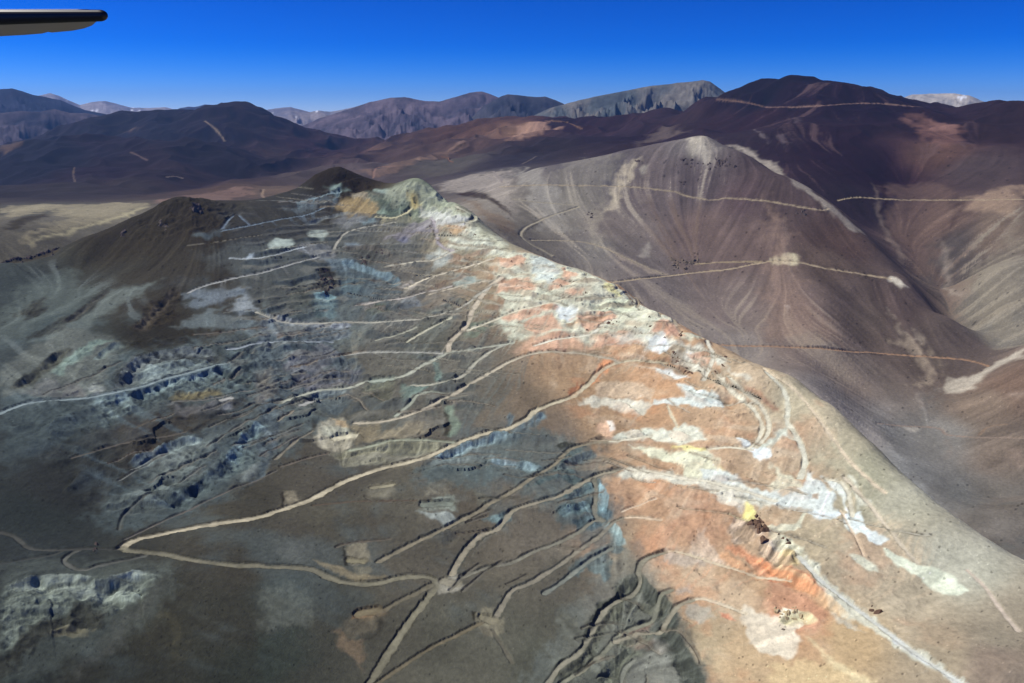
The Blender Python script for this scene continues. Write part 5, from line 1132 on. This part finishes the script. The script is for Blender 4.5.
wing = bpy.data.objects.new('aircraft_wing', None); COL.objects.link(wing); wing.location = tip
tag(wing, 'dark aircraft wing tip with grey underside jutting in at the top left against the sky', 'aircraft wing')
M_wd = plain('dark_wing_paint', (.012, .013, .018), .35, .5); M_wg = plain('grey_wing_paint', (.30, .31, .33), .5); M_wt = plain('sunlit_edge_white', (.75, .77, .8), .35)
def link_part(name, bm, mat):
    bmesh.ops.recalc_face_normals(bm, faces=bm.faces)
    me = bpy.data.meshes.new(name); bm.to_mesh(me); bm.free(); me.materials.append(mat)
    for p in me.polygons: p.use_smooth = len(p.vertices) == 4
    o = bpy.data.objects.new(name, me); COL.objects.link(o); o.parent = wing; return o
mpp = DW_/F
# the near edge: a dark rounded spar running out to a blunt tip
bm = bmesh.new(); rings = []
for px in list(np.linspace(-130, 98, 30))+[100+8*math.sin(q) for q in np.linspace(.05, 1.56, 14)]:
    u = np.interp(px, [-130, 0, 60, 90, 108], [0, .55, .8, .92, 1.0])
    cy_, ry_ = np.interp(px, [-130, 0, 60, 108], [17.8, 17.3, 16.2, 15.4]), np.interp(px, [-130, 0, 60, 108], [8.0, 7.2, 6.2, 5.4])
    k = math.sqrt(max(0.0, 1-max(0, (px-100)/8.0)**2))*.98+.02
    c = cam_world(px, cy_, DW_)-tip
    rings.append([bm.verts.new((c.x-.5*.05*k*math.cos(q), c.y+.05*math.cos(q)*k, c.z+ry_*mpp*k*math.copysign(abs(math.sin(q))**.75, math.sin(q)))) for q in [2*math.pi*j/28 for j in range(28)]])
for a, b in zip(rings[:-1], rings[1:]):
    for j in range(28): bm.faces.new((a[j], a[(j+1) % 28], b[(j+1) % 28], b[j]))
bm.faces.new(rings[0][::-1]); bm.faces.new(rings[-1])
link_part('wing_edge', bm, M_wd)
# the underside, a flat panel reaching away from the spar
ol = [(-130, 26.5, 7.02), (0, 23.8, 7.02), (60, 21.4, 7.02), (98, 20.2, 7.02), (96, 22, 7.2), (92, 25.5, 7.5), (84, 28.5, 7.75), (72, 30.8, 7.95), (52, 32.6, 8.05), (48, 32.0, 8.02), (42, 33.6, 8.1), (24, 35, 8.15), (0, 36.3, 8.2), (-130, 41, 8.3)]
bm = bmesh.new(); lo = [bm.verts.new(cam_world(*p)-tip) for p in ol]; hi = [bm.verts.new(v.co+Vector((0, 0, .035))) for v in lo]
bm.faces.new(lo); bm.faces.new(hi[::-1])
for i in range(len(lo)): bm.faces.new((lo[i], lo[(i+1) % len(lo)], hi[(i+1) % len(lo)], hi[i]))
link_part('wing_underside', bm, M_wg)
# the sunlit top edge, painted as a thin bright strip along the spar
bm = bmesh.new(); A_ = []
for i in range(21):
    px = -130+220.0*i/20; y_ = np.interp(px, [-130, 0, 60, 108], [9.8, 10.1, 10.0, 10.0])
    c = cam_world(px, y_, DW_)-tip
    A_.append([bm.verts.new((c.x, c.y+dy, c.z+dz)) for dy, dz in ((-.03, -.004), (-.03, .003), (.05, .003), (.05, -.004))])
for a, b in zip(A_[:-1], A_[1:]):
    for j in range(4): bm.faces.new((a[j], a[(j+1) % 4], b[(j+1) % 4], b[j]))
bm.faces.new(A_[0][::-1]); bm.faces.new(A_[-1])
link_part('wing_lit_edge', bm, M_wt)

# ------------------------------------------------------------------ light, sky, air
SUN_EL, SUN_AZ = math.radians(52), math.radians(-80)     # azimuth from the view direction, to the left
sd_ = Vector((math.sin(SUN_AZ)*math.cos(SUN_EL), math.cos(SUN_AZ)*math.cos(SUN_EL), math.sin(SUN_EL)))
sl_ = bpy.data.lights.new('sun', 'SUN'); sl_.energy = 4.8; sl_.angle = math.radians(.5); sl_.color = (1, .95, .87)
so = bpy.data.objects.new('sun', sl_); COL.objects.link(so); so.rotation_euler = sd_.to_track_quat('Z', 'Y').to_euler(); so.location = (0, 0, CZ+500)
w = bpy.data.worlds.new('World'); scene.world = w; w.use_nodes = True; nt = w.node_tree
bg = nt.nodes['Background']; sky = nt.nodes.new('ShaderNodeTexSky'); sky.sky_type = 'NISHITA'; sky.sun_disc = False
sky.sun_elevation = SUN_EL; sky.sun_rotation = SUN_AZ; sky.altitude = 5200; sky.air_density = 1.0; sky.dust_density = 0.0; sky.ozone_density = 4.0
hs = nt.nodes.new('ShaderNodeHueSaturation'); hs.inputs['Saturation'].default_value = 1.55
nt.links.new(sky.outputs['Color'], hs.inputs['Color']); gr = nt.nodes.new('ShaderNodeMix'); gr.data_type = 'RGBA'; gr.blend_type = 'MULTIPLY'; gr.inputs[0].default_value = 1.0; gr.inputs[7].default_value = (.115, .115*.88, .115*1.12, 1)
gm_ = nt.nodes.new('ShaderNodeGamma'); gm_.inputs['Gamma'].default_value = 1.42
sc_ = nt.nodes.new('ShaderNodeVectorMath'); sc_.operation = 'SCALE'; sc_.inputs['Scale'].default_value = 1.0/.115
nt.links.new(hs.outputs['Color'], gr.inputs[6]); nt.links.new(gr.outputs[2], gm_.inputs['Color']); nt.links.new(gm_.outputs['Color'], sc_.inputs[0]); nt.links.new(sc_.outputs['Vector'], bg.inputs['Color']); bg.inputs['Strength'].default_value = .115
if HAZE:
    bm = bmesh.new(); bmesh.ops.create_cube(bm, size=1.0)
    hz = bpy.data.meshes.new('haze'); bm.to_mesh(hz); bm.free()
    ho = bpy.data.objects.new('haze', hz); COL.objects.link(ho); zl, zh = CZ-760., CZ+520.
    ho.scale = (44000, 44000, zh-zl); ho.location = (0, 0, (zl+zh)/2)
    m = bpy.data.materials.new('thin_air'); m.use_nodes = True; n = m.node_tree; n.nodes.clear()
    o_ = n.nodes.new('ShaderNodeOutputMaterial'); v_ = n.nodes.new('ShaderNodeVolumePrincipled'); v_.inputs['Color'].default_value = (.20, .45, 1, 1); v_.inputs['Density'].default_value = HAZE; v_.inputs['Anisotropy'].default_value = .2
    n.links.new(v_.outputs['Volume'], o_.inputs['Volume']); hz.materials.append(m)
    tag(ho, 'thin bluish haze over the far mountains', 'haze', None, 'stuff')
vs = scene.view_settings; vs.view_transform = 'Standard'; vs.look = 'None'; vs.exposure = 0.0; vs.gamma = 1.0
scene.cycles.use_denoising = True
scene.cycles.max_bounces = 3; scene.cycles.diffuse_bounces = 2; scene.cycles.volume_bounces = 0
print('done', time.time()-T0)
